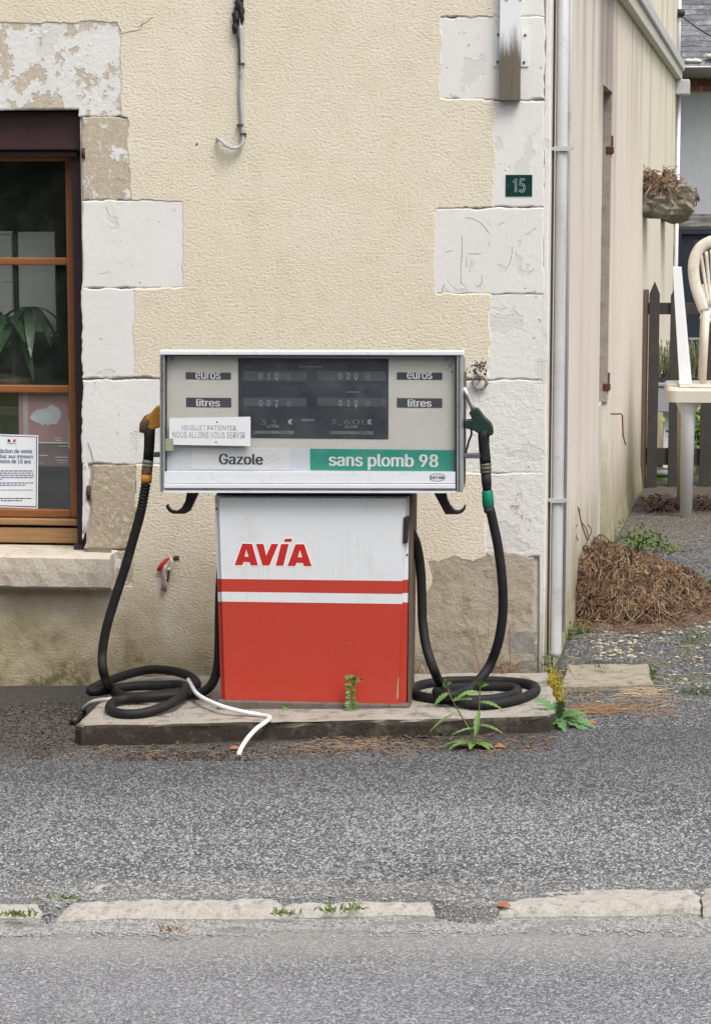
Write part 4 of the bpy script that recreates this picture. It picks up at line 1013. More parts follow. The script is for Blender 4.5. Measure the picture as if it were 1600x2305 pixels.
stack(h2, 'green_sleeve', 'green_sleeve', [(1096, 1104), (1096.2, 1105.5), (1098.5, 1138), (1099, 1143)], [11.5, 12.6, 13.4, 11])
stack(h2, 'bend_sleeve', 'rubber', [(1099, 1142), (1100.5, 1150), (1101, 1154)], [11.8, 11.8, 10.6])
mb = MB(); mb.tube(cat(nzl([(1061, 966), (1060, 980), (1055, 992), (1051, 1008), (1047, 1022)]), 4), 2.4*PXN, 8); obj('trigger', mb, 'black_metal', h2, smooth=True)
# ================================================================== CABLES ON THE PLINTH
def gz_(u, v, h=0.0): return G(u, v, h, zp)
mb = MB(); pth = [gz_(424, 1530, .045), gz_(430, 1541, .04), gz_(441, 1559, .04), gz_(462, 1574, .036), gz_(500, 1590, .032), gz_(545, 1602, .018), gz_(585, 1609, .008), gz_(604, 1613, .008), gz_(607, 1617, .010), gz_(597, 1626, .010)]
pth += [G(578, 1640, .065), G(560, 1659, .045), G(545, 1681, .02), G(537, 1699, .004)]
mb.tube(cat(pth, 6), .0085, 10); wc = obj('white_cable', mb, 'cable_white', None, smooth=True); tag(wc, 'clean white cable kinked over the front edge of the plinth', 'cable')
oc = thing('old_cable', 'grubby white cable with dark plug running under the left hose coil', 'cable', tuple(G(190, 1600)))
mb = MB(); pth = [G(188, 1603, .02), G(192, 1592, .05), gz_(212, 1578, .006), gz_(245, 1574, .006), gz_(290, 1578, .004), gz_(335, 1584, .004), gz_(370, 1580, .004), gz_(395, 1572, .006), gz_(425, 1562, .006)]
mb.tube(cat(pth, 6), .0075, 10); obj('cord', mb, 'cable_dirty', oc, smooth=True)
mb = MB(); mb.tube([G(190, 1598, .035), G(184, 1606, .02), G(176, 1615, .014), G(166, 1625, .012)], [.012, .016, .018, .015], 10); obj('plug', mb, 'black_metal', oc, smooth=True)

# ================================================================== THINGS ON THE WALL
# wire bundle with hook end
wb = thing('wire_bundle', 'grey wires tied together down the wall, end bent into a hook', 'wires', tuple(W(545, 330, -.02)))
for k, (du, dy) in enumerate(((-4, 0), (1, -.008), (5, .002))):
    pts = [W(541+du*1.2, -500, -.022+dy), W(540+du*1.1, 0, -.022+dy), W(541+du*.9, 70, -.024+dy), W(543+du*.6, 145, -.022+dy), W(541+du*.7, 200, -.022+dy), W(543+du*.6, 250, -.022+dy), W(546+du*.4, 300, -.022+dy)]
    if k < 2: pts += [W(547+du*.4, 316, -.024+dy), W(541+du*.2, 329, -.03+dy), W(525, 333+du*.8, -.036+dy), W(508, 326+du*.8, -.04+dy), W(497, 316+du*.6, -.038+dy), W(490, 314+du*.5, -.025)]
    mb = MB(); mb.tube(cat(pts, 6), .0052, 8); obj('wire', mb, 'wire_grey', wb, smooth=True)
mb = MB(); mb.tube(cat([W(536, -500, -.03), W(536, 0, -.03), W(532, 60, -.03), W(538, 100, -.03), W(540, 140, -.03)], 5), .005, 8); obj('wire', mb, 'wire_dark', wb, smooth=True)
mb = MB()
for (u, v, rx, rz) in ((541, -20, .018, .05), (538, 12, .017, .03), (533, 40, .016, .03), (530, 62, .011, .022), (544, 30, .010, .04)):
    c = W(u, v, -.028); mb.blob(c, rx, .015, rz, .5, 3, 10, u)
obj('tar_lump', mb, 'tar', wb, smooth=True)
for u, v in ((543, 144), (547, 302), (541, 282)):
    mb = MB(); c = W(u, v, -.024); mb.ring(c, .0105, .003, (0.1, 0, 1), 16, 6); mb.box(c.x-.012, c.x+.013, -.036, -.012, c.z-.004, c.z+.004); obj('cable_tie', mb, 'wire_dark', wb)
mb = MB(); c = W(490, 315, -.02); mb.ring((c.x, -.03, c.z), .008, .003, (-.8, -.6, 0), 16, 6); obj('wire_end', mb, 'wire_grey', wb, smooth=True)
# metal duct
dt = thing('metal_duct', 'white metal duct on the quoins, its open lower end stained brown', 'duct', tuple(W(1146, 225, -.03)))
mb = MB(); f = pq([(1122, 226), (1170, 226), (1179, -600), (1132, -600)], -.05); mb.hexa(f, [(p[0], -.0115, p[2]) for p in f]); obj('channel', mb, 'duct_stained', dt, bevel=.002)
for ua, ub in ((1111, 1128), (1172, 1189)):
    slab('flange', 'channel_white', dt, [(ua, 150), (ub, 150), (ub+1, 68), (ua+1, 68)], -.0145, -.007)
for u, v in ((1121, 78), (1181, 79), (1119, 139), (1179, 140), (1140, -2), (1171, -2)):
    mb = MB(); c = W(u, v, -.016 if v > 0 else -.051); mb.blob(c, .0055, .005, .0055, .1, 1, 6, 3); obj('bolt', mb, 'bracket_grey', dt, smooth=True)
for k, (u, v) in enumerate(((1071, 63), (1197, 80), (1194, 189))):
    mb = MB(); c = W(u, v, -.0065); mb.prism([(c.x+.006*cos(a), c.z+.006*sin(a)) for a in [j*pi/5 for j in range(10)]], -.0068, -.005); obj('drill_hole', mb, 'window_gap', house)
# hairline cracks in the roughcast and old scratches cut into the quoins
for pts in (((274, 76), (290, 72), (312, 68), (318, 66), (320, 52), (322, 47)), ((310, 62), (330, 50), (344, 38)), ((1000, 640), (994, 655)), ((212, 1044), (209, 1030), (204, 1010), (198, 996))):
    mb = MB(); mb.tube([W(u, v, -.0133 if u > 250 else -.0118) for u, v in pts], .0011, 4); obj('hairline_crack', mb, 'post_brown', house)
for pts in (((1039, 530), (1040, 560), (1037, 600), (1037, 640)), ((1046, 490), (1062, 491), (1080, 500), (1092, 512), (1100, 525)), ((1101, 545), (1101, 556)), ((1054, 571), (1082, 571)), ((1050, 578), (1049, 602)), ((1152, 555), (1152, 570), (1148, 590), (1136, 611)), ((1083, 620), (1085, 635), (1080, 642), (1072, 646)), ((1062, 585), (1056, 598), (1062, 600), (1067, 590)), ((1003, 568), (1018, 563)), ((1122, 506), (1134, 500)), ((1190, 613), (1203, 604))):
    mb = MB(); mb.tube([W(u, v, -.0114) for u, v in pts], .0011, 4); obj('scratch', mb, 'cement', house)
mb = MB(); c = W(443, 325, -.013); mb.blob(c, .004, .0012, .005, .3, 3, 6, 1); obj('drill_hole', mb, 'window_gap', house)
# house number plate
yn = -.0135
pn = thing('house_number_plate', 'small dark green enamel plate with the number 15', 'number plate', tuple(W(1167, 442, -.01)))
prect('plate', 'plate_green', pn, 1137.5, 393.5, 1197, 442, yn, .007, bevel=.001)
def numpath(polys, r): 
    mb = MB()
    for pl_ in polys:
        mb.tube([W(940+x*.2256, y_*.2256, yn-.0006) for x, y_ in pl_], r, 4)
    return mb
one = [(948, 1812), (974, 1782), (984, 1782), (984, 1918), (968, 1918), (968, 1808), (950, 1826), (948, 1812)]
five = [(1018, 1784), (1066, 1784), (1066, 1798), (1030, 1798), (1028, 1838), (1048, 1832), (1066, 1848), (1068, 1890), (1058, 1914), (1036, 1920), (1014, 1912), (1010, 1890), (1024, 1886), (1030, 1904), (1042, 1906), (1052, 1894), (1053, 1860), (1046, 1846), (1030, 1852), (1014, 1852), (1018, 1784)]
obj('digits', numpath([one, five], .0011), 'digits_pale', pn)
for u in (1144, 1190):
    mb = MB(); mb.blob(W(u, 418, yn-.0005), .0018, .001, .0018, 0, 1, 5); obj('screw', mb, 'grey_label', pn)
# iron tethering ring
ir = thing('iron_ring', 'pale iron ring hanging from a staple right of the pump head', 'ring', tuple(W(1078, 838, -.02)))
mb = MB(); c = W(1079, 860, -.03); mb.ring(c, .028, .0065, (0.12, 1, .25), 32, 8, .5); obj('ring', mb, 'iron_pale', ir, smooth=True)
mb = MB(); mb.tube(cat([W(1072, 838, 0), W(1073, 836, -.03), W(1077, 842, -.042), W(1080, 850, -.034), W(1080, 852, -.01)], 5), .006, 8); obj('staple', mb, 'iron_pale', ir, smooth=True)
mb = MB()
for _ in range(60):
    c = W(1078+random.gauss(0, 11), 826+random.gauss(0, 8), -.0135); r = random.uniform(.0015, .004); mb.blob(c, r, .0012, r*1.3, .3, 3, 4, random.random()*9)
obj('lichen_speckle', mb, 'wire_dark', ir)
# scrap of barrier tape on a nail
tp = thing('tape_scrap', 'torn strip of red and white tape hanging from a nail left of the pump', 'tape', tuple(W(375, 1310, -.03)))
def ribbon(name, mat, pts, wd, y):
    mb = MB(); L = []
    for i, (u, v, du) in enumerate(pts):
        L += [tuple(W(u-wd/2+du, v, y-.01*noise.noise((v*.1, u*.1, 1))-.006)), tuple(W(u+wd/2+du, v+2, y+.008*noise.noise((v*.13, 2, 1))-.01))]
    for i in range(len(pts)-1): mb.f.append((2*i, 2*i+1, 2*i+3, 2*i+2))
    mb.v = L; o = obj(name, mb, mat, tp, smooth=True); sm = o.modifiers.new('s', 'SOLIDIFY'); sm.thickness = .0008; return o
ribbon('red_strip', 'tape_red', [(385, 1254, 0), (376, 1258, 0), (366, 1270, -2), (359, 1284, -2)], 9, -.02)
ribbon('white_strip', 'tape_white', [(385, 1254, 0), (388, 1266, 0), (382, 1280, 0), (378, 1282, 0)], 7, -.026)
ribbon('pink_strip', 'tape_pink', [(372, 1268, 0), (368, 1282, 0), (370, 1298, 0), (371, 1312, 1), (368, 1330, 0)], 13, -.018)
mb = MB(); mb.tube([W(396, 1257, .0), W(388, 1257, -.03)], .005, 8); mb.blob(W(398, 1256, -.012), .014, .006, .010, .5, 3, 8, 2); obj('nail', mb, 'rust', tp)
ribbon('dark_strip', 'leaf_litter', [(382, 1272, 0), (380, 1290, 0), (377, 1308, 0)], 5, -.022)

# ================================================================== IN THE WINDOW
yq = .46
wbd = thing('white_board', 'pale board leaning behind the middle window pane', 'board', tuple(W(85, 760, yq)))
prect('sheet', 'board_white', wbd, 41, 522, 127, 747, yq, .02); prect('edge_line', 'board_edge', wbd, 113, 523, 114.5, 600, yq-.001, .001); prect('foot', 'board_white', wbd, 108, 752, 129, 757, yq, .03); prect('shadow_slot', 'board_edge', wbd, 100, 747, 129, 752, yq+.004, .02)
wb2 = thing('display_stand', 'pale tiled display stand at the left edge of the window', 'stand', tuple(W(0, 760, yq)))
prect('back_panel', 'board_white', wb2, -140, 520, 33, 780, yq, .02); prect('side_strip', 'board_edge', wb2, 34, 524, 40, 760, yq, .02)
for (u0, v0, u1, v1) in ((-140, 527, 33, 529), (28, 530, 29.5, 690), (8, 634, 33, 635.5), (-140, 690, 33, 691)): prect('seam', 'board_edge', wb2, u0, v0, u1, v1, yq-.001, .001)
bx('shop_shelf', 'room_floor', house, -2.9, -1.0, .27, 1.3, W(50, 900, .7).z-.03, W(50, 900, .7).z)
# potted plant
hp = thing('potted_plant', 'drooping dark green house plant behind the glass', 'plant', tuple(W(40, 900, .36)))
c = W(30, 900, .36); zt = W(30, 900, .7).z
mb = MB(); mb.tube([(c.x, .36, zt), (c.x, .36, zt+.10), (c.x, .36, zt+.12), (c.x, .36, zt+.115)], [.055, .075, .08, .068], 18); obj('pot', mb, 'pot_brown', hp, smooth=True)
hubs = [(66, 692, .36), (16, 712, .35), (36, 740, .33), (-25, 700, .38)]
for hu, hv, hy in hubs:
    h_ = W(hu, hv, hy); mb = MB(); mb.tube(cat([(c.x, .36, zt+.1), (c.x+.01, .355, zt+.2), tuple(h_)], 5), .005, 6); obj('stem', mb, 'leaf_house', hp)
    for k in range(8):
        a = k*2*pi/8+random.uniform(-.3, .3); mb = MB()
        mb.leaf(h_, (cos(a), sin(a)*.8, random.uniform(-.25, .25)), (0, 0, 1), random.uniform(.13, .19), .045, random.uniform(.7, 1.5), 0, 7, .15); obj('leaf', mb, 'leaf_house', hp, smooth=True)
# poster with a cloud, inside the glass
ypo = YW+.037
po = thing('poster', 'pink poster with a pale cloud behind the lower window pane', 'poster', tuple(W(100, 1050, ypo)))
prect('backing', 'poster_pink', po, 42, 880, 164, 996, ypo, .0015); prect('margin', 'poster_pale', po, 52, 884, 65, 996, ypo-.0006, .0006)
mb = MB(); cl_ = [(68, 941), (72, 932), (79, 926), (85, 921), (92, 922), (98, 919), (103, 921), (110, 914), (117, 911), (122, 914), (130, 917), (137, 925), (139, 935), (134, 945), (127, 955), (117, 954), (109, 957), (101, 953), (97, 959), (91, 953), (84, 951), (77, 948)]
mb.prism([P2(u, v, ypo) for u, v in cl_], ypo-.0012, ypo-.0004); obj('cloud_print', mb, 'poster_cloud', po)
prect('white_rule', 'poster_white', po, 60, 994, 164, 999, ypo-.001, .001); prect('white_rule', 'poster_white', po, 154, 946, 162, 1010, ypo-.0014, .001)
prect('lower_sheet', 'poster_lower', po, 60, 1000, 164, 1050, ypo, .0015)
for u0, v0, u1, v1 in ((122, 985, 139, 987), (124, 990, 139, 992), (134, 1003, 153, 1005), (125, 1028, 154, 1030), (129, 1035, 153, 1037), (128, 1041, 152, 1042), (89, 1024, 108, 1026), (90, 1042, 99, 1043)):
    prect('print_line', 'poster_white', po, u0, v0, u1, v1, ypo-.001, .0008)
# tobacco notice outside the glass
yo = YW+.0275
no = thing('tobacco_notice', 'white framed notice about tobacco sales stuck on the lower left pane', 'notice', tuple(W(30, 1143, yo)))
slab('border', 'notice_white', no, [(-34, 1141), (86, 1145), (87, 980), (-34, 976)], yo-.001, yo); slab('frame_line', 'letter_dark', no, [(-31, 1138), (83, 1142), (84, 983), (-31, 979)], yo-.0016, yo-.001)
slab('face', 'notice_white', no, [(-29.5, 1136.5), (81.3, 1140), (82, 984.7), (-29.5, 981)], yo-.0022, yo-.0016)
yt = yo-.0023
slab('emblem', 'paper', no, [(15, 1002), (39, 1002.5), (39, 986), (15, 985.5)], yt-.0004, yt)
for (u0, u1, mt) in ((18, 24, 'flag_blue'), (24, 30.5, 'notice_white'), (30.5, 36, 'flag_red')): prect('flag_band', mt, no, u0, 989, u1, 995, yt-.0008, .0004)
prect('emblem_caption', 'letter_grey', no, 18, 997, 36, 999, yt-.0008, .0004)
text('lettering', 'Interdiction de vente', (-24, 1011, 73, 1019.5), yt, 'letter_blue', no, .03); text('lettering', 'de tabac aux mineurs', (-22, 1023, 75, 1031), yt, 'letter_blue', no, .03); text('lettering', 'de moins de 18 ans', (-16, 1034, 70, 1042.5), yt, 'letter_blue', no, .03)
for k, (v, u1, mt) in enumerate(((1060, 76, 'letter_blue'), (1065, 76, 'letter_blue'), (1070, 77, 'letter_blue'), (1075, 77, 'letter_blue'), (1079, 6, 'letter_blue'), (1087, 76, 'letter_blue'), (1092, 59, 'letter_blue'), (1103, 77, 'letter_grey'), (1122, 74, 'letter_dark'), (1127, 50, 'letter_dark'))):
    mb = MB(); u = -24
    if v == 1127: u = 3
    while u < u1:
        L = min(random.uniform(3, 10), u1-u); a = W(u, v-1.1, yt); b_ = W(u+L, v+1.1, yt); mb.box(a.x, b_.x, yt-.0006, yt, b_.z, a.z); u += L+1.6
    o = obj('fine_print', mb, mt, no, kind='stuff')

# ================================================================== FAR HOUSE ACROSS THE YARD
YFH = 13.3
fh = thing('far_house', 'grey rendered outbuilding with slate roof and dark blue door behind the fence', 'house', (3, YFH+1, 0))
x0, x1 = 1.35, 5.5
zE = W(1560, 152, YFH-.3).z
bz = [W(1560, v, YFH-.05).z for v in (166, 179, 192, 206)]
dx0 = W(1518, 700, YFH).x; dzt = W(1560, 515, YFH).z; bm0, bm1 = W(1560, 512, YFH).z, W(1560, 481, YFH).z
mb = MB(); mb.box(x0, x1, YFH, YFH+.3, bm1, bz[3]); mb.box(x0, dx0, YFH, YFH+.3, -.6, bm0); mb.box(dx0+1.0, x1, YFH, YFH+.3, -.6, bm0); obj('wall', mb, 'far_render', fh)
bx('lintel_beam', 'beam', fh, x0, x1-.2, YFH-.02, YFH+.2, bm0, bm1, bevel=.01)
bx('course_backing', 'mortar', fh, x0, x1, YFH-.03, YFH+.3, bz[3], bz[0])
dr_ = bx('door', 'door_navy', fh, dx0, dx0+1.0, YFH+.02, YFH+.08, -.5, dzt-.002)
bx('door_frame', 'door_navy', dr_, dx0, dx0+.05, YFH-.02, YFH+.02, -.5, dzt-.004); bx('door_frame', 'door_navy', dr_, dx0+.05, dx0+1.0, YFH-.02, YFH+.02, dzt-.05, dzt-.004)
pz = [W(1560, v, YFH).z for v in (540, 680, 770, 960)]
for za, zb2 in ((pz[1], pz[0]), (pz[3], pz[2])):
    for xa, xb in ((dx0+.16, dx0+.48), (dx0+.55, dx0+.88)): bx('door_moulding', 'slate_black', dr_, xa, xb, YFH+.012, YFH+.02, za, zb2, bevel=.008)
bx('door_hinge', 'slate_black', dr_, dx0-.05, dx0+.03, YFH-.035, YFH-.021, W(1560, 577, YFH).z, W(1560, 554, YFH).z)
hz = W(1560, 762, YFH).z; bx('door_bar', 'metal_bright', dr_, dx0+.14, dx0+.5, YFH-.05, YFH-.035, hz-.012, hz+.012)
bm_ = bpy.data.meshes.new('brick'); t = MB(); t.box(-.052, .052, -.015, .08, -.026, .026); bm_.from_pydata(t.v, [], t.f); bm_.materials.append(M['brick'])
for r_ in range(3):
    zc = (bz[r_]+bz[r_+1])/2
    for i in range(17):
        o = bpy.data.objects.new('brick', bm_); link(o, fh, (x0+.22+i*.122+(.061 if r_ % 2 else 0)+random.uniform(-.004, .004), YFH-.03-.05*(2-r_)*.3+random.uniform(-.004, .004), zc+random.uniform(-.002, .002)))
# gutter
mb = MB()
for i in range(13):
    a = pi*i/12
    for x in (x0+.18, x1): mb.v.append((x, YFH-.28-.07*cos(a), zE-.085*sin(a)))
for i in range(12): mb.f.append((2*i, 2*i+1, 2*i+3, 2*i+2))
mb.f.append(tuple(range(0, 26, 2))); gu = obj('roof_gutter', mb, 'gutter_far', fh, smooth=True); sm = gu.modifiers.new('s', 'SOLIDIFY'); sm.thickness = .008
mb = MB(); mb.tube([(x0+.18, YFH-.355, zE), (x1, YFH-.355, zE)], .011, 8); obj('gutter_bead', mb, 'zinc', fh)
# slate roof: every slate its own piece
PA = R(42); roof = None; mb = MB(); mb.hexa([(x0+.1, YFH-.22, zE-.03), (x1, YFH-.22, zE-.03), (x1, YFH-.22+4*cos(PA), zE-.03+4*sin(PA)), (x0+.1, YFH-.22+4*cos(PA), zE-.03+4*sin(PA))],
    [(x0+.1, YFH-.22, zE-.1), (x1, YFH-.22, zE-.1), (x1, YFH-.22+4*cos(PA), zE-.1+4*sin(PA)), (x0+.1, YFH-.22+4*cos(PA), zE-.1+4*sin(PA))])
roof = obj('roof', mb, 'slate', fh)
sm_ = bpy.data.meshes.new('slate'); t = MB()
T_ = lambda p: Vector((p.x, p.y*cos(PA-.05)-p.z*sin(PA-.05), p.y*sin(PA-.05)+p.z*cos(PA-.05)))
t.prism([(-.082, 0), (-.06, -.004), (.03, .003), (.082, -.002), (.082, .2), (-.082, .2)], -.0, .009, T=lambda p: T_(Vector((p.x, p.z, -p.y+.009)))); sm_.from_pydata(t.v, [], t.f); sm_.materials.append(M['slate'])
ex = .083
for r_ in range(24):
    for i in range(12):
        o = bpy.data.objects.new('slate', sm_); yy = r_*ex+random.uniform(-.004, .004)
        link(o, roof, (x0+.24+i*.168+(.084 if r_ % 2 else 0), YFH-.25+yy*cos(PA), zE-.01+yy*sin(PA)+random.uniform(0, .005)))
for u, v, a_ in ((1557, 137, .08), (1600, 126, .05)):
    mb = MB(); c = W(u, v, YFH-.2); 
    for k in range(2): mb.blob((c.x+(k-.5)*a_*.8, c.y+.01, c.z), a_*.7, .03, .022, .3, 3, 12, u+k)
    obj('lichen_patch', mb, 'lichen', roof, smooth=True)
# insulator and overhead cable
ins = thing('insulator', 'black round cable insulator at the eaves with a sagging wire', 'insulator', tuple(SW(SEND-.1, 3.9, .15)))
c = W(1529, 30, 12.6); mb = MB(); mb.tube([c+Vector((-.02, .05, .0)), c+Vector((0, 0, 0)), c+Vector((.02, -.05, 0))], [.03, .045, .03], 14); obj('bobbin', mb, 'black_metal', ins, smooth=True)
mb = MB(); mb.tube(cat([W(1535, 38, 12.55), W(1560, 57, 12.3), W(1600, 82, 12), W(1800, 190, 11)], 6), .008, 6); obj('cable', mb, 'black_metal', ins)
mb = MB(); mb.tube([SW(SEND-.1, c.z-.04, .0), c+Vector((-.03, 0, -.06)), c], .010, 6); obj('bracket', mb, 'black_metal', ins)
# white meter box on the far wall
mb = MB(); a = W(1512, 450, YFH-.2); b_ = W(1531, 408, YFH-.2); mb.box(a.x, b_.x, YFH-.12, YFH, a.z, b_.z); o = obj('meter_box', mb, 'pvc_white', None, bevel=.02); tag(o, 'small white box on the grey outbuilding wall above the door', 'box')

# ---- rubble corbels jutting from the side wall
for (uu, vv, grp) in ((1447, 430, 0), (1489, 435, 1)):
    s_, z_ = Sp(uu, vv); k = 1+grp*.35
    c_ = thing('stone_corbel', ('nearer' if grp == 0 else 'farther')+' broken stone corbel with dry straw jutting from the side wall', 'corbel', tuple(SW(s_, z_-.15, 0)), 'stone corbels on the side wall')
    mb = MB(); mb.blob(SW(s_+.2, z_-.07, .02), .17*k, .30*k, .115*k, .22, 1.7, 13, grp+2, .75); obj('stone', mb, 'corbel_stone', c_)
    mb = MB()
    for _ in range(200):
        oo_ = random.uniform(0, .17)*k; p = SW(s_+random.uniform(-.08, .45), z_+.02+(.15-oo_*.7)*random.uniform(.2, 1.1)*k, oo_); d = Vector((random.gauss(0, .04), random.gauss(0, .07), random.gauss(-.05, .04)))
        mb.tube([p, p+d*.5+Vector((0, 0, .015)), p+d], .0045, 3, False)
    obj('straw', mb, 'straw', c_, kind='stuff'); mb = MB()
    for _ in range(420):
        oo_ = random.uniform(0, .2)*k; p = SW(s_+random.uniform(-.12, .5), z_-.02+(.16-oo_*.6)*random.uniform(0, 1.1)*k, oo_); d = Vector((random.gauss(0, .03), random.gauss(0, .06), random.gauss(-.03, .04))); mb.tube([p, p+d*.5+Vector((.01, 0, .01)), p+d], .005, 3, False)
    obj('dead_stalks', mb, 'leaf_litter', c_, kind='stuff')

# ================================================================== YARD: FENCE, TABLE, CHAIR
yf = 7.2
fe = thing('picket_fence', 'dark weathered picket fence closing the yard', 'fence', (1.6, yf, 0))
def picket(name, mat, uc, wpx, vt, y, pointed):
    c = W(uc, 900, y); hw = wpx/2*px(y); zt = W(uc, vt, y).z; zb3 = -.12; mb = MB()
    poly = [(c.x-hw, zb3), (c.x+hw, zb3), (c.x+hw, zt-(.09 if pointed else 0))]+([(c.x, zt)] if pointed else [(c.x-hw, zt)])+([(c.x-hw, zt-.09)] if pointed else [])
    mb.prism(poly, y, y+(.025 if name == 'picket' else .07)); return obj(name, mb, mat, fe, bevel=.003)
picket('post', 'post_brown', 1446, 19, 652, yf+.02, False)
for uc in (1468.5, 1518, 1589, 1638, 1688, 1738, 1790, 1842, 1893): picket('picket', 'picket_dark', uc, 23 if uc < 1500 else 26, 632+random.uniform(0, 8), yf, True)
xa, xb = W(1440, 700, yf).x, W(1920, 700, yf).x
for v0, v1 in ((682, 708), (1010, 1048)): bx('rail', 'picket_dark', fe, xa, xb, yf+.027, yf+.065, W(1500, v1, yf).z, W(1500, v0, yf).z, bevel=.003)
# planter with lavender behind the fence
yl = 8.6
pt = thing('planter_box', 'grey rectangular planter of lavender seen through the fence', 'planter', tuple(W(1530, 930, yl)))
a, b_ = W(1470, 928, yl), W(1700, 863, yl); bx('trough', 'planter_grey', pt, a.x, b_.x, yl, yl+.3, a.z, b_.z-.035, bevel=.008); bx('rim', 'planter_grey', pt, a.x-.01, b_.x+.01, yl-.012, yl+.31, b_.z-.03, b_.z, bevel=.006); bx('soil', 'slate_black', pt, a.x+.01, b_.x-.01, yl+.01, yl+.29, b_.z, b_.z+.04)
for xs in (a.x+.12, b_.x-.12): bx('leg', 'garden_white', pt, xs-.04, xs+.04, yl+.1, yl+.2, -.2, a.z, bevel=.004)
mb = MB()
for _ in range(420):
    p = Vector((random.uniform(a.x, b_.x), yl+random.uniform(.03, .27), b_.z+.03)); d = Vector((random.gauss(0, .05), random.gauss(0, .05), random.uniform(.1, .3)))
    mb.tube([p, p+d*.5, p+d], .0045, 3, False); q = p+d
    mb.leaf(p+d*random.uniform(.2, .8), (random.uniform(-1, 1), random.uniform(-1, 1), .8), (0, 0, 1), .05, .008, .2, 0, 2)
obj('lavender', mb, 'lavender', pt, kind='stuff')
yk = 7.7
mb = MB(); c = W(1490, 1112, yk); zt = W(1490, 1072, yk).z; zc = W(1490, 1063, yk).z; bk = thing('bucket', 'lime green bucket with a grey rim behind the fence', 'bucket', (c.x+.02, yk, c.z))
mb.tube([(c.x+.02, yk+.08, c.z-.05), (c.x+.02, yk+.08, zt)], [.075, .085], 20); obj('pail', mb, 'bucket_green', bk, smooth=True)
mb = MB(); mb.tube([(c.x+.02, yk+.08, zt), (c.x+.02, yk+.08, zc)], .09, 20); obj('rim', mb, 'planter_grey', bk, smooth=True)
gb = thing('leafy_bush', 'bright green leafy bush glimpsed between fence and table leg', 'bush', tuple(W(1566, 1040, 8.2)))
mb = MB(); c = W(1572, 965, 8.1)
for _ in range(300):
    p = c+Vector((random.gauss(0, .09), random.gauss(0, .06), random.gauss(0, .10))); mb.leaf(p, (random.uniform(-1, 1), random.uniform(-1, .2), random.uniform(-.4, 1)), (0, 0, 1), .05, .03, .3, 0, 3)
obj('leaves', mb, 'leaf_bright', gb, kind='stuff')
mb = MB(); mb.tube([(c.x, 8.1, -.1), (c.x, 8.1, c.z)], .012, 6); obj('stem', mb, 'weed_stem', gb)
# garden table
yt0 = 5.2
tb = thing('garden_table', 'beige plastic garden table with a chair standing on it', 'table', tuple(W(1580, 1165, yt0)))
tx = W(1503, 890, yt0).x; tz1, tz0 = W(1520, 876, yt0).z, W(1520, 906, yt0).z
mb = MB(); rr = .06; cs = [(tx+rr, yt0+rr, pi), (tx+.95-rr, yt0+rr, 1.5*pi), (tx+.95-rr, yt0+.8-rr, 0), (tx+rr, yt0+.8-rr, .5*pi)]; ol = []
for cx_, cy_, a0 in cs: ol += [(cx_+rr*cos(a0+k*pi/10), cy_+rr*sin(a0+k*pi/10)) for k in range(6)]
n = len(ol)
for z, sc_ in ((tz0, 1), (tz1-.012, 1.004), (tz1, .985)):
    for p in ol: mb.v.append(((p[0]-tx-.47)*sc_+tx+.47, (p[1]-yt0-.4)*sc_+yt0+.4, z))
for k in range(2):
    for i in range(n): j = (i+1) % n; mb.f.append((k*n+i, k*n+j, (k+1)*n+j, (k+1)*n+i))
mb.f.append(tuple(2*n+i for i in range(n))); mb.f.append(tuple(reversed(range(n)))); obj('table_top', mb, 'garden_plastic', tb)
lx = W(1546, 1000, yt0+.1).x
for xx, yy in ((lx, yt0+.1), (lx, yt0+.68), (lx+.78, yt0+.1), (lx+.78, yt0+.68)):
    gzz = zg(xx, yy)-.02; mb = MB(); mb.tube([(xx, yy, gzz), (xx, yy, tz0-.08), (xx, yy, tz0-.02), (xx, yy, tz0+.01)], [.037, .045, .07, .09], 16); obj('leg', mb, 'garden_white' if yy < yt0+.3 else 'garden_plastic', tb, smooth=True)
# tray-like board and leaning white plank
yc = 5.32
a = W(1528, 884, yc); b_ = W(1530, 868, yc); o = bx('plastic_board', 'garden_plastic', None, a.x, a.x+.72, yc, yc+.5, tz1+.001, b_.z, bevel=.006); tag(o, 'thin beige plastic board lying on the garden table', 'board')
zt_ = b_.z+.001
f = pq([(1528, 867), (1554, 867), (1531, 601), (1513, 601)], yc+.05); dzz = zt_-f[0][2]
mb = MB(); mb.hexa([(p[0], p[1]+(.0 if k < 2 else .06), p[2]+(dzz if k < 2 else 0)) for k, p in enumerate(f)], [(p[0]+.01, p[1]+.05+(.0 if k < 2 else .06), p[2]+(dzz if k < 2 else 0)) for k, p in enumerate(f)])
o = obj('white_plank', mb, 'garden_white', None, bevel=.004); tag(o, 'tall white plastic plank standing on the garden table left of the chair', 'plank')
# monobloc chair on the table
ych = 5.5
ch = thing('garden_chair', 'beige plastic armchair with slatted round back standing on the table', 'chair', (W(1612, 868, ych).x, ych, zt_))
def cw(u, v, dy=0.0): return W(u, v, ych+dy)
arch = [(1584, 700), (1574, 672), (1565, 645), (1560, 612), (1562, 584), (1573, 560), (1592, 546), (1612, 541), (1632, 546), (1651, 560), (1662, 584), (1664, 612), (1659, 645), (1650, 672), (1640, 700)]
ap = [cw(u, v, .05*(700-v)/160) for u, v in arch]
mb = MB(); mb.tube(cat(ap, 4), .036, 10, True, .5); obj('back_frame', mb, 'garden_plastic', ch, smooth=True)
for k in range(-3, 4):
    mb = MB(); mb.tube(cat([cw(1612+k*12, 556+abs(k)*5, .045), cw(1612+k*9.5, 620, .05), cw(1612+k*6, 690, .0)], 4), .011, 6, True, .6); obj('back_slat', mb, 'garden_plastic', ch, smooth=True)
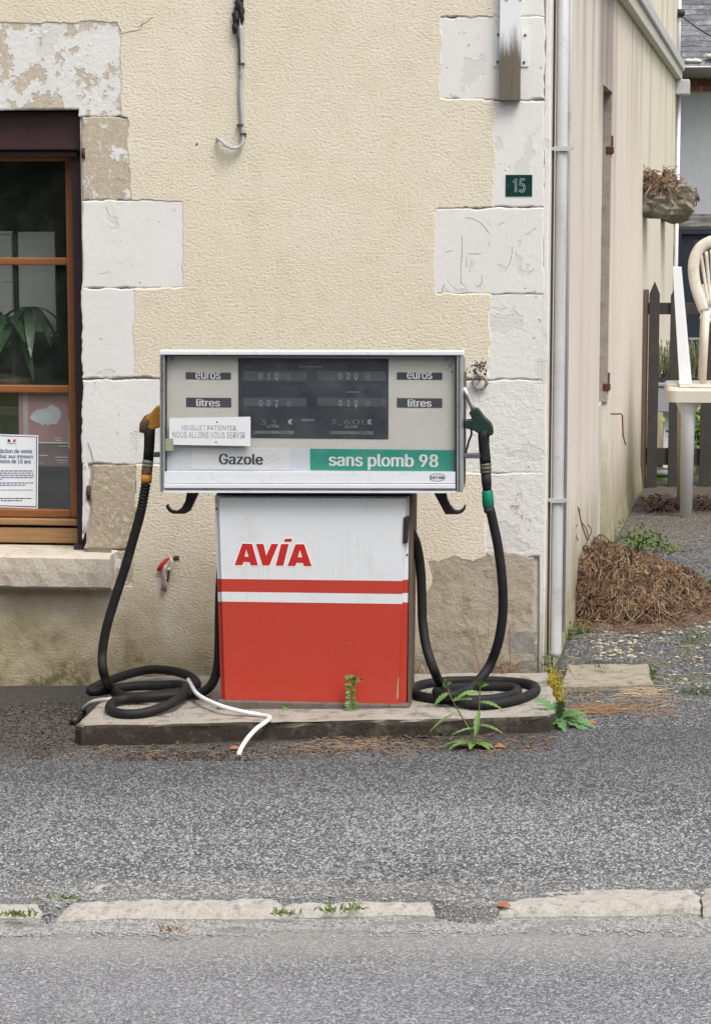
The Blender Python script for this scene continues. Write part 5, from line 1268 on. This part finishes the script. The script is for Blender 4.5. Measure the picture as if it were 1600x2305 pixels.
mb = MB(); q = [cw(1582, 712), cw(1642, 712), cw(1640, 684), cw(1584, 684)]; mb.hexa(q, [p+Vector((0, .03, 0)) for p in q]); obj('lower_panel', mb, 'garden_white', ch, bevel=.008)
zs = cw(1612, 716).z; mb = MB(); mb.box(cw(1580, 716).x, cw(1644, 716).x, ych, ych+.42, zs-.03, zs); obj('seat', mb, 'garden_plastic', ch, bevel=.012)
for (ut, ub, dy, top) in ((1588, 1581, 0, 700), (1636, 1643, 0, 700), (1587, 1576, .4, 640), (1637, 1648, .4, 640)):
    a, b_ = cw(ut, top, dy), cw(ub, 866, dy); mb = MB(); mb.tube([(b_.x, b_.y, zt_), tuple(a)], [.02, .026], 10); obj('leg', mb, 'garden_plastic', ch, smooth=True)
for ua in (1563, 1661):
    mb = MB(); mb.tube(cat([cw(ua, 640, .02), cw(ua, 632, .2), cw(ua, 636, .42)], 4), .022, 8, True, .5); obj('armrest', mb, 'garden_plastic', ch, smooth=True)

# ---- stone step and loose bits in the yard
mb = MB(); st = [G(1262, 1556), G(1468, 1551), G(1458, 1508), G(1275, 1510)]
ol = dens([(p.x, p.y) for p in st], .03); n = len(ol); cen = Vector((.92, 0.0))
for k, (sc_, z) in enumerate(((1.0, -.05), (1.0, .016), (.97, .026))):
    for p in ol:
        q = cen+(p-cen)*sc_; e = .012*noise.fractal(Vector((p.x*12, p.y*12, 1)), 1, 2, 3); q = q+(q-cen).normalized()*e; mb.v.append((q.x, q.y, zg(q.x, q.y)+z+.005*noise.noise((q.x*20, q.y*20, k))))
for k in range(2):
    for i in range(n): j = (i+1) % n; mb.f.append((k*n+i, k*n+j, (k+1)*n+j, (k+1)*n+i))
mb.f.append(tuple(2*n+i for i in range(n))); o = obj('stone_step', mb, 'yardstone'); tag(o, 'flat yellowish stone slab set in the ground by the downpipe', 'stone slab')
mb = MB(); sl = [G(u, v, .02) for u, v in ((1302, 1504), (1318, 1488), (1352, 1486), (1376, 1500), (1350, 1506), (1322, 1503))]; mb.add([tuple(p) for p in sl]+[(p.x, p.y, p.z-.015) for p in sl], [tuple(range(6)), tuple(range(11, 5, -1))]+[(i, i+6, (i+1) % 6+6, (i+1) % 6) for i in range(6)])
o = obj('slate_fragment', mb, 'slate_black'); tag(o, 'broken piece of dark slate lying above the stone slab', 'slate piece')

# heap of pulled roots and dead grass
hx, hy = 1.05, 1.85
def hs_(x, y):
    a = (x-hx)/(.40+.05*noise.noise((y*4, 1, 2))); b_ = (y-hy)/(.62+.08*noise.noise((x*5, 3, 2))); d = a*a+b_*b_
    return .185*max(0, 1-d)**.5*(1.0-.45*a)*(1+.55*noise.fractal(Vector((x*5.5, y*5.5, 3)), 1, 2, 3))
heap = thing('root_heap', 'heap of brown dead roots and dry grass against the side wall', 'plant heap', (hx, hy, zg(hx, hy)))
mb = MB(); N_ = 36
for j in range(N_+1):
    for i in range(N_+1):
        x = hx-.42+.84*i/N_; y = hy-.68+1.36*j/N_; mb.v.append((x, y, zg(x, y)-.02+max(0, hs_(x, y)-.02)*(1+.25*noise.fractal(Vector((x*14, y*14, 2)), 1, 2, 3))))
for j in range(N_):
    for i in range(N_): k = j*(N_+1)+i; mb.f.append((k, k+1, k+N_+2, k+N_+1))
obj('core', mb, 'root_dark', heap, smooth=True)
for nm, mt, cnt, rr in (('roots', 'root_brown', 1900, .0022), ('roots', 'root_orange', 900, .0018), ('dry_grass', 'straw', 900, .002), ('dry_grass', 'straw_pale', 320, .0018), ('roots', 'root_dark', 700, .004)):
    mb = MB()
    for _ in range(cnt):
        while True:
            x = hx+random.uniform(-.40, .42); y = hy+random.uniform(-.66, .5)
            if hs_(x, y) > .005: break
        p = Vector((x, y, zg(x, y)+hs_(x, y)*random.uniform(.92, 1.03)+.004)); L = random.uniform(.05, .17)*(1.6 if random.random() < .12 else 1); az = random.uniform(0, 2*pi); dx = Vector((cos(az), sin(az), 0))
        pts = []
        for k in range(5):
            t = (k/4-.5)*L; q = p+dx*t+Vector((random.gauss(0, .006), random.gauss(0, .006), 0)); base = zg(q.x, q.y)+max(0, hs_(q.x, q.y)); q.z = base+.004+abs(random.gauss(0, .014))+(.035*random.random() if k == 4 else 0); pts.append(q)
        mb.tube(pts, rr*random.uniform(.6, 1.3), 3, False)
    obj(nm, mb, mt, heap, kind='stuff')
mb = MB()
for (pts, r) in ((((1322, 1220), (1310, 1185), (1304, 1160), (1303, 1145)), .004), (((1325, 1215), (1318, 1190), (1306, 1170), (1300, 1140)), .003), (((1320, 1218), (1330, 1195), (1322, 1180)), .003), (((1300, 1218), (1294, 1195), (1298, 1180)), .003), (((1340, 1215), (1350, 1203), (1366, 1212), (1372, 1225)), .004)):
    mb.tube(cat([W(u, v, 1.5) for u, v in pts], 5), r, 5)
obj('dead_stems', mb, 'root_brown', heap, kind='stuff')
mb = MB()
for _ in range(520):
    a_ = random.uniform(-2.4, .9); rr_ = random.uniform(.9, 1.35); x = max(hx-.3, hx+.40*rr_*cos(a_)); y = hy+.62*rr_*sin(a_); L = random.uniform(.04, .16); az = random.uniform(0, 6.3); p = Vector((x, y, zg(x, y)+.006)); d = Vector((cos(az), sin(az), 0))*L
    mb.tube([p, p+d*.4+Vector((random.gauss(0, .01), random.gauss(0, .01), random.uniform(.0, .02))), p+d], .0016, 3, False)
obj('stray_roots', mb, 'root_brown', heap, kind='stuff')

# ================================================================== WEEDS
def plant(name, label, cat_, loc): return thing(name, label, cat_, tuple(loc))
def leafo(parent, mat, base, d, L, wd, droop=.3, serr=.0, n=9, fold=.2, upv=(0, 0, 1), prof=None):
    mb = MB(); mb.leaf(base, d, upv, L, wd, droop, serr, n, fold, prof); return obj('leaf', mb, mat, parent, smooth=False)
yw = -1.16
b0 = G(1068, 1684); sw = plant('sow_thistle', 'tall green sow thistle with toothed leaves growing before the plinth', 'weed', b0)
stA = cat([b0, W(1060, 1650, yw), W(1037, 1610, yw), W(1017, 1575, yw), W(1006, 1545, yw), W(1001, 1528, yw)], 4); stB = cat([b0, W(1077, 1630, yw), W(1078, 1590, yw), W(1080, 1550, yw), W(1081, 1530, yw)], 4)
for s_ in (stA, stB):
    mb = MB(); mb.tube(s_, [.0035-.0018*i/len(s_) for i in range(len(s_))], 6); obj('stem', mb, 'weed_stem', sw, smooth=True)
dn = lambda p: Vector(p)
for (u, v, d, L, wd) in ((1017, 1578, (1, -.2, .55), .085, .022), (1010, 1560, (-.9, -.3, -.4), .06, .022), (1002, 1548, (-.1, -.3, 1), .05, .016), (1004, 1545, (.5, -.3, .8), .04, .014), (1024, 1605, (-1, -.3, -.35), .10, .010),
                         (1079, 1560, (-1, -.3, .25), .08, .02), (1079, 1580, (1, -.3, .12), .085, .016), (1081, 1545, (.0, -.4, 1), .06, .024), (1081, 1548, (.6, -.3, .6), .045, .014), (1078, 1600, (-.15, -.6, -.7), .075, .022), (1078, 1632, (1, -.3, .1), .09, .012), (1076, 1640, (-1, -.3, .15), .10, .010)):
    leafo(sw, 'weed_green', W(u, v, yw), d, L, wd, .35, .32, 11, .3, (0, -.6, .8))
for k, (az, L) in enumerate(((-.2, .09), (.5, .085), (2.6, .13), (3.3, .15), (3.9, .13), (4.6, .10), (5.3, .10), (5.8, .09), (1.5, .07))):
    leafo(sw, 'weed_green', b0+Vector((0, 0, .006)), (cos(az), sin(az)*.7, .55), L, .03, .55, .3, 11, .25)
b1 = G(1256, 1622, .02); ro = plant('weed_rosette', 'bushy green weed with long jagged leaves at the right plinth corner', 'weed', b1)
for (d, L, wd) in (((-1, -.2, .55), .12, .028), ((-.6, .1, 1.0), .14, .03), ((-.15, -.1, 1.1), .10, .028), ((.1, -.3, .9), .13, .03), ((.5, -.2, .5), .10, .028), ((1, -.3, .3), .12, .03), ((.9, -.5, .1), .13, .026), ((-.9, -.3, .25), .12, .03), ((.3, -.8, .2), .09, .03), ((-.4, -.7, .3), .09, .03), ((.7, .4, .5), .1, .026), ((-1, 0, .8), .10, .02)):
    leafo(ro, 'rosette_green', b1+Vector((random.uniform(-.015, .015), 0, .004)), d, L*1.25, wd*1.25, .45, .38, 11, .25, (0, -.5, .9))
b2 = W(1250, 1560, -.75); se = plant('stonecrop', 'yellow flowering stonecrop spilling over the right end of the plinth', 'weed', G(1255, 1590))
for k in range(26):
    t = random.random(); u = 1237+22*t+random.gauss(0, 8); v = 1500+80*t+random.gauss(0, 5); p = G(1240+18*t, 1560+30*t, .0); top = W(u, v, p.y); mb = MB(); mb.tube([(top.x, top.y, top.z-.07), tuple(top)], .002, 4)
    for _ in range(34):
        q = top+Vector((random.gauss(0, .008), random.gauss(0, .008), random.uniform(-.055, .008))); mb.leaf(q, (random.uniform(-1, 1), random.uniform(-1, .3), random.uniform(-.2, 1)), (0, 0, 1), .010, .005, .2, 0, 2)
    obj('flower_stem', mb, 'sedum_yellow', se)
def bushlet(name, label, mat, uvs, y_of, cnt, spread, L):
    g0_ = y_of(*uvs[0]); t_ = plant(name, label, 'weed', g0_)
    for (u, v) in uvs:
        c = y_of(u, v); mb = MB()
        for _ in range(cnt):
            p = c+Vector((random.gauss(0, spread), random.gauss(0, spread), abs(random.gauss(0, spread*.9)))); mb.leaf(p, (random.uniform(-1, 1), random.uniform(-1, .5), random.uniform(0, 1.2)), (0, 0, 1), L*random.uniform(.6, 1.3), L*.45, .3, 0, 3)
        obj('foliage', mb, mat, t_)
    return t_
bushlet('creeping_weed', 'low green weed sprouting at the foot of the downpipe', 'moss_green', [(1268, 1440), (1285, 1432), (1300, 1428), (1315, 1425)], lambda u, v: G(u, v), 70, .022, .018)
bushlet('wall_weed', 'small yellow green tuft in the house corner above the stonecrop', 'moss_green', [(1228, 1500), (1232, 1485), (1238, 1512)], lambda u, v: W(u, v, -.06), 50, .014, .016)
bushlet('heap_weed', 'green weed creeping behind the root heap', 'moss_green', [(1420, 1215), (1445, 1222), (1470, 1232), (1500, 1245), (1440, 1240)], lambda u, v: G(u, v), 80, .05, .035)
bushlet('edge_weed', 'green leafy weed beside the root heap at the right picture edge', 'moss_green', [(1575, 1330), (1590, 1345), (1600, 1320)], lambda u, v: G(u, v), 70, .035, .03)
bushlet('step_weed', 'little green weed at the right end of the stone slab', 'moss_green', [(1467, 1530), (1466, 1515)], lambda u, v: G(u, v), 40, .012, .02)
bushlet('lawn_weed', 'thin green moss patch beside the yard path', 'moss_green', [(1560, 1562), (1580, 1560), (1600, 1563), (1560, 1450), (1575, 1440)], lambda u, v: G(u, v), 60, .035, .016)
bushlet('slate_weed', 'sprig with tiny leaves in front of the slate fragment', 'moss_green', [(1345, 1503)], lambda u, v: W(u, v, 0.05), 40, .014, .014)
# little spurge against the pump door
b3 = G(790, 1602, 0, zp); sp_ = plant('spurge', 'small leafy spurge growing up against the red pump door', 'weed', b3); yv = -.80
mb = MB(); mb.tube(cat([b3, W(789, 1580, yv), W(791, 1550, yv), W(794, 1525, yv)], 4), .0016, 5); obj('stem', mb, 'weed_stem', sp_)
for v in range(1526, 1603, 9):
    for sgn in (-1, 1):
        for q in range(2):
            leafo(sp_, 'weed_green', W(790+sgn*2, v+random.uniform(-3, 3), yv-.004), (sgn, random.uniform(-.8, .2), random.uniform(-.2, .7)), random.uniform(.014, .024), .014, .2, 0, 4, .1, (0, -1, .4))
for k in range(9): leafo(sp_, 'weed_green', W(793+random.gauss(0, 9), 1530+random.gauss(0, 6), yv-.006), (random.uniform(-1, 1), -.6, random.uniform(-.3, 1)), .02, .014, .2, 0, 4, .1, (0, -1, .4))
b4 = G(645, 1600, 0, zp); sp2 = plant('seedling', 'tiny green seedling at the foot of the pump', 'weed', b4)
for k in range(8): leafo(sp2, 'weed_green', W(644, 1592, -.79), (cos(k*.8), -.3, sin(k*.8)*.7+.3), .016, .012, .2, 0, 4, .1, (0, -1, .3))
# grass tufts in the kerb joints
def tuft(u, v, label, mat='moss_green', n=26, h=.035):
    c = G(u, v); t_ = plant('grass_tuft', label, 'grass', c); t_['group'] = 'grass tufts along the kerb'; mb = MB()
    for _ in range(n):
        p = c+Vector((random.gauss(0, .018), random.gauss(0, .01), 0)); mb.leaf(p, (random.gauss(0, .7), random.gauss(0, .7), 1), (0, -1, 0), h*random.uniform(.5, 1.2), .004, .35, 0, 3)
    obj('blades', mb, mat, t_, kind='stuff')
for u, v, l, mt in ((785, 2048, 'bright grass tuft at the joint of the two middle kerb stones', 'moss_green'), (130, 2030, 'grass tuft in the gap between the left kerb stones', 'moss_green'), (158, 2028, 'thin grass tuft at the left end of the long kerb stone', 'moss_green'), (30, 2062, 'grass tuft on the leftmost kerb stone by a twig', 'moss_green'), (55, 2064, 'second tuft beside the twig on the leftmost kerb stone', 'moss_green'), (630, 2058, 'flat grass tuft below the long kerb stone', 'moss_green'), (738, 2053, 'faint grass tuft just left of the bright one', 'moss_green'), (375, 2095, 'dry orange tuft in the gutter strip', 'straw')):
    tuft(u, v, l, mt)
# dry stalks at the foot of the wall
ds = plant('dry_stalks', 'dry straw stalks against the stone beside the right hose', 'dry grass', W(1110, 1530, -.06))
for k, (pts, r) in enumerate(((((1147, 1525), (1148, 1470), (1147, 1410)), .003), (((1085, 1530), (1070, 1470), (1045, 1395)), .002), (((1085, 1530), (1088, 1480), (1070, 1400)), .0018), (((1088, 1525), (1105, 1480), (1128, 1440)), .002), (((1150, 1525), (1140, 1500), (1120, 1490)), .002), (((1098, 1440), (1100, 1400), (1098, 1390)), .0015))):
    mb = MB(); mb.tube(cat([W(u, v, -.07) for u, v in pts], 5), r, 5); obj('stalk', mb, 'straw', ds)
mb = MB()
for _ in range(150):
    u = random.uniform(1095, 1165); p = W(u, 1532+random.uniform(-3, 3), -.07); d = Vector((random.gauss(0, .05), random.gauss(-.01, .02), abs(random.gauss(.03, .04)))); mb.tube([p, p+d*.6+Vector((0, 0, .01)), p+d], .0012, 3, False)
for _ in range(60):
    u = random.uniform(925, 960); p = W(u, 1535+random.uniform(-3, 3), -.07); d = Vector((random.gauss(0, .05), random.gauss(-.01, .02), abs(random.gauss(.03, .04)))); mb.tube([p, p+d*.6, p+d], .0012, 3, False)
obj('dry_blades', mb, 'straw', ds, kind='stuff')
# litter: straw, leaf bits, pebbles
def litter(name, label, mat, spots, cnt, L, r, kind_='strand', lift=.002):
    mb = MB()
    for _ in range(cnt):
        (u0, v0, u1, v1, f) = random.choice(spots); u, v = random.uniform(u0, u1), random.uniform(v0, v1); p = G(u, v, lift, f)
        if kind_ == 'strand':
            az = random.gauss(0, .6)+(pi if random.random() < .5 else 0); l = L*random.uniform(.4, 1.3); d = Vector((cos(az), sin(az), 0))*l
            mb.tube([p, p+d*.5+Vector((0, 0, random.uniform(0, .012))), p+d+Vector((0, 0, random.uniform(0, .01)))], r*random.uniform(.6, 1.3), 3, False)
        elif kind_ == 'peb': mb.pebble(p+Vector((0, 0, r*.2)), r*random.uniform(.5, 1.4))
        else: mb.leaf(p, (random.uniform(-1, 1), random.uniform(-1, 1), random.uniform(0, .4)), (0, 0, 1), L*random.uniform(.5, 1.2), L*.5, .3, 0, 3, .4)
    o = obj(name, mb, mat, None, kind='stuff'); o['label'] = label; o['category'] = 'litter'; return o
FR = [(180, 1672, 1240, 1700, None), (180, 1680, 900, 1706, None), (760, 1655, 1240, 1690, None)]
litter('dry_litter', 'dead grass and straw bits along the front of the plinth', 'straw', FR+[(700, 1650, 880, 1690, None)]*2, 260, .05, .001)
litter('dark_litter', 'dark twigs and rotted leaves along the front of the plinth', 'leaf_litter', FR+[(0, 1570, 175, 1690, None), (20, 1560, 400, 1575, None)], 900, .022, .001, 'leaf')
litter('moss_litter', 'brown moss crumbs on the asphalt left of the plinth', 'root_dark', [(-60, 1552, 180, 1690, None), (-60, 1550, 420, 1572, None), (60, 1690, 700, 1712, None)], 2600, .01, .004, 'peb')
litter('loose_gravel', 'loose pale gravel on the forecourt', 'pebble', [(0, 1700, 1600, 1990, None)], 420, 0, .003, 'peb')
litter('yard_gravel', 'loose gravel and crumbs on the yard path', 'pebble', [(1270, 1410, 1600, 1560, None), (1260, 1560, 1600, 1640, None), (1380, 1140, 1600, 1220, None), (1400, 1160, 1600, 1260, None)], 2600, 0, .0045, 'peb', .0)
litter('yard_chalk', 'pale chalk stones scattered above the stone slab', 'chalk_stone', [(1280, 1420, 1480, 1500, None), (1340, 1440, 1430, 1485, None), (1480, 1400, 1600, 1560, None)], 170, 0, .0085, 'peb')
litter('yard_leaves', 'reddish dead leaves gathered below the fence', 'leaf_litter', [(1440, 1112, 1600, 1150, None)], 500, .05, .002, 'leaf')
litter('needle_litter', 'brown needles and stalks strewn in front of the stone slab', 'root_orange', [(1290, 1565, 1480, 1612, None), (1290, 1590, 1420, 1605, None)], 150, .11, .0013)
litter('pale_stalks', 'pale dry stalks lying in the yard', 'straw_pale', [(1290, 1400, 1560, 1600, None), (1420, 1550, 1480, 1570, None)], 120, .08, .0013)
litter('plinth_crumbs', 'earth crumbs and bits on the plinth around the hoses', 'leaf_litter', [(200, 1540, 480, 1640, zp), (920, 1530, 1230, 1640, zp)], 260, 0, .0025, 'peb')
def dead_leaf(u, v, label):
    c = G(u, v, .004); mb = MB(); mb.leaf(c+Vector((-.03, 0, 0)), (1, -.1, .25), (0, -.4, 1), .042, .022, .2, .1, 6, .5); o = obj('dead_leaf', mb, 'leaf_dead', None); tag(o, label, 'leaf', 'dead leaves on the ground')
dead_leaf(1132, 1682, 'orange dead leaf right of the sow thistle'); dead_leaf(1143, 2040, 'orange dead leaf on the kerb'); dead_leaf(535, 1686, 'dull orange leaf beside the end of the white cable'); dead_leaf(1337, 1628, 'red brown leaf on the asphalt right of the plinth')
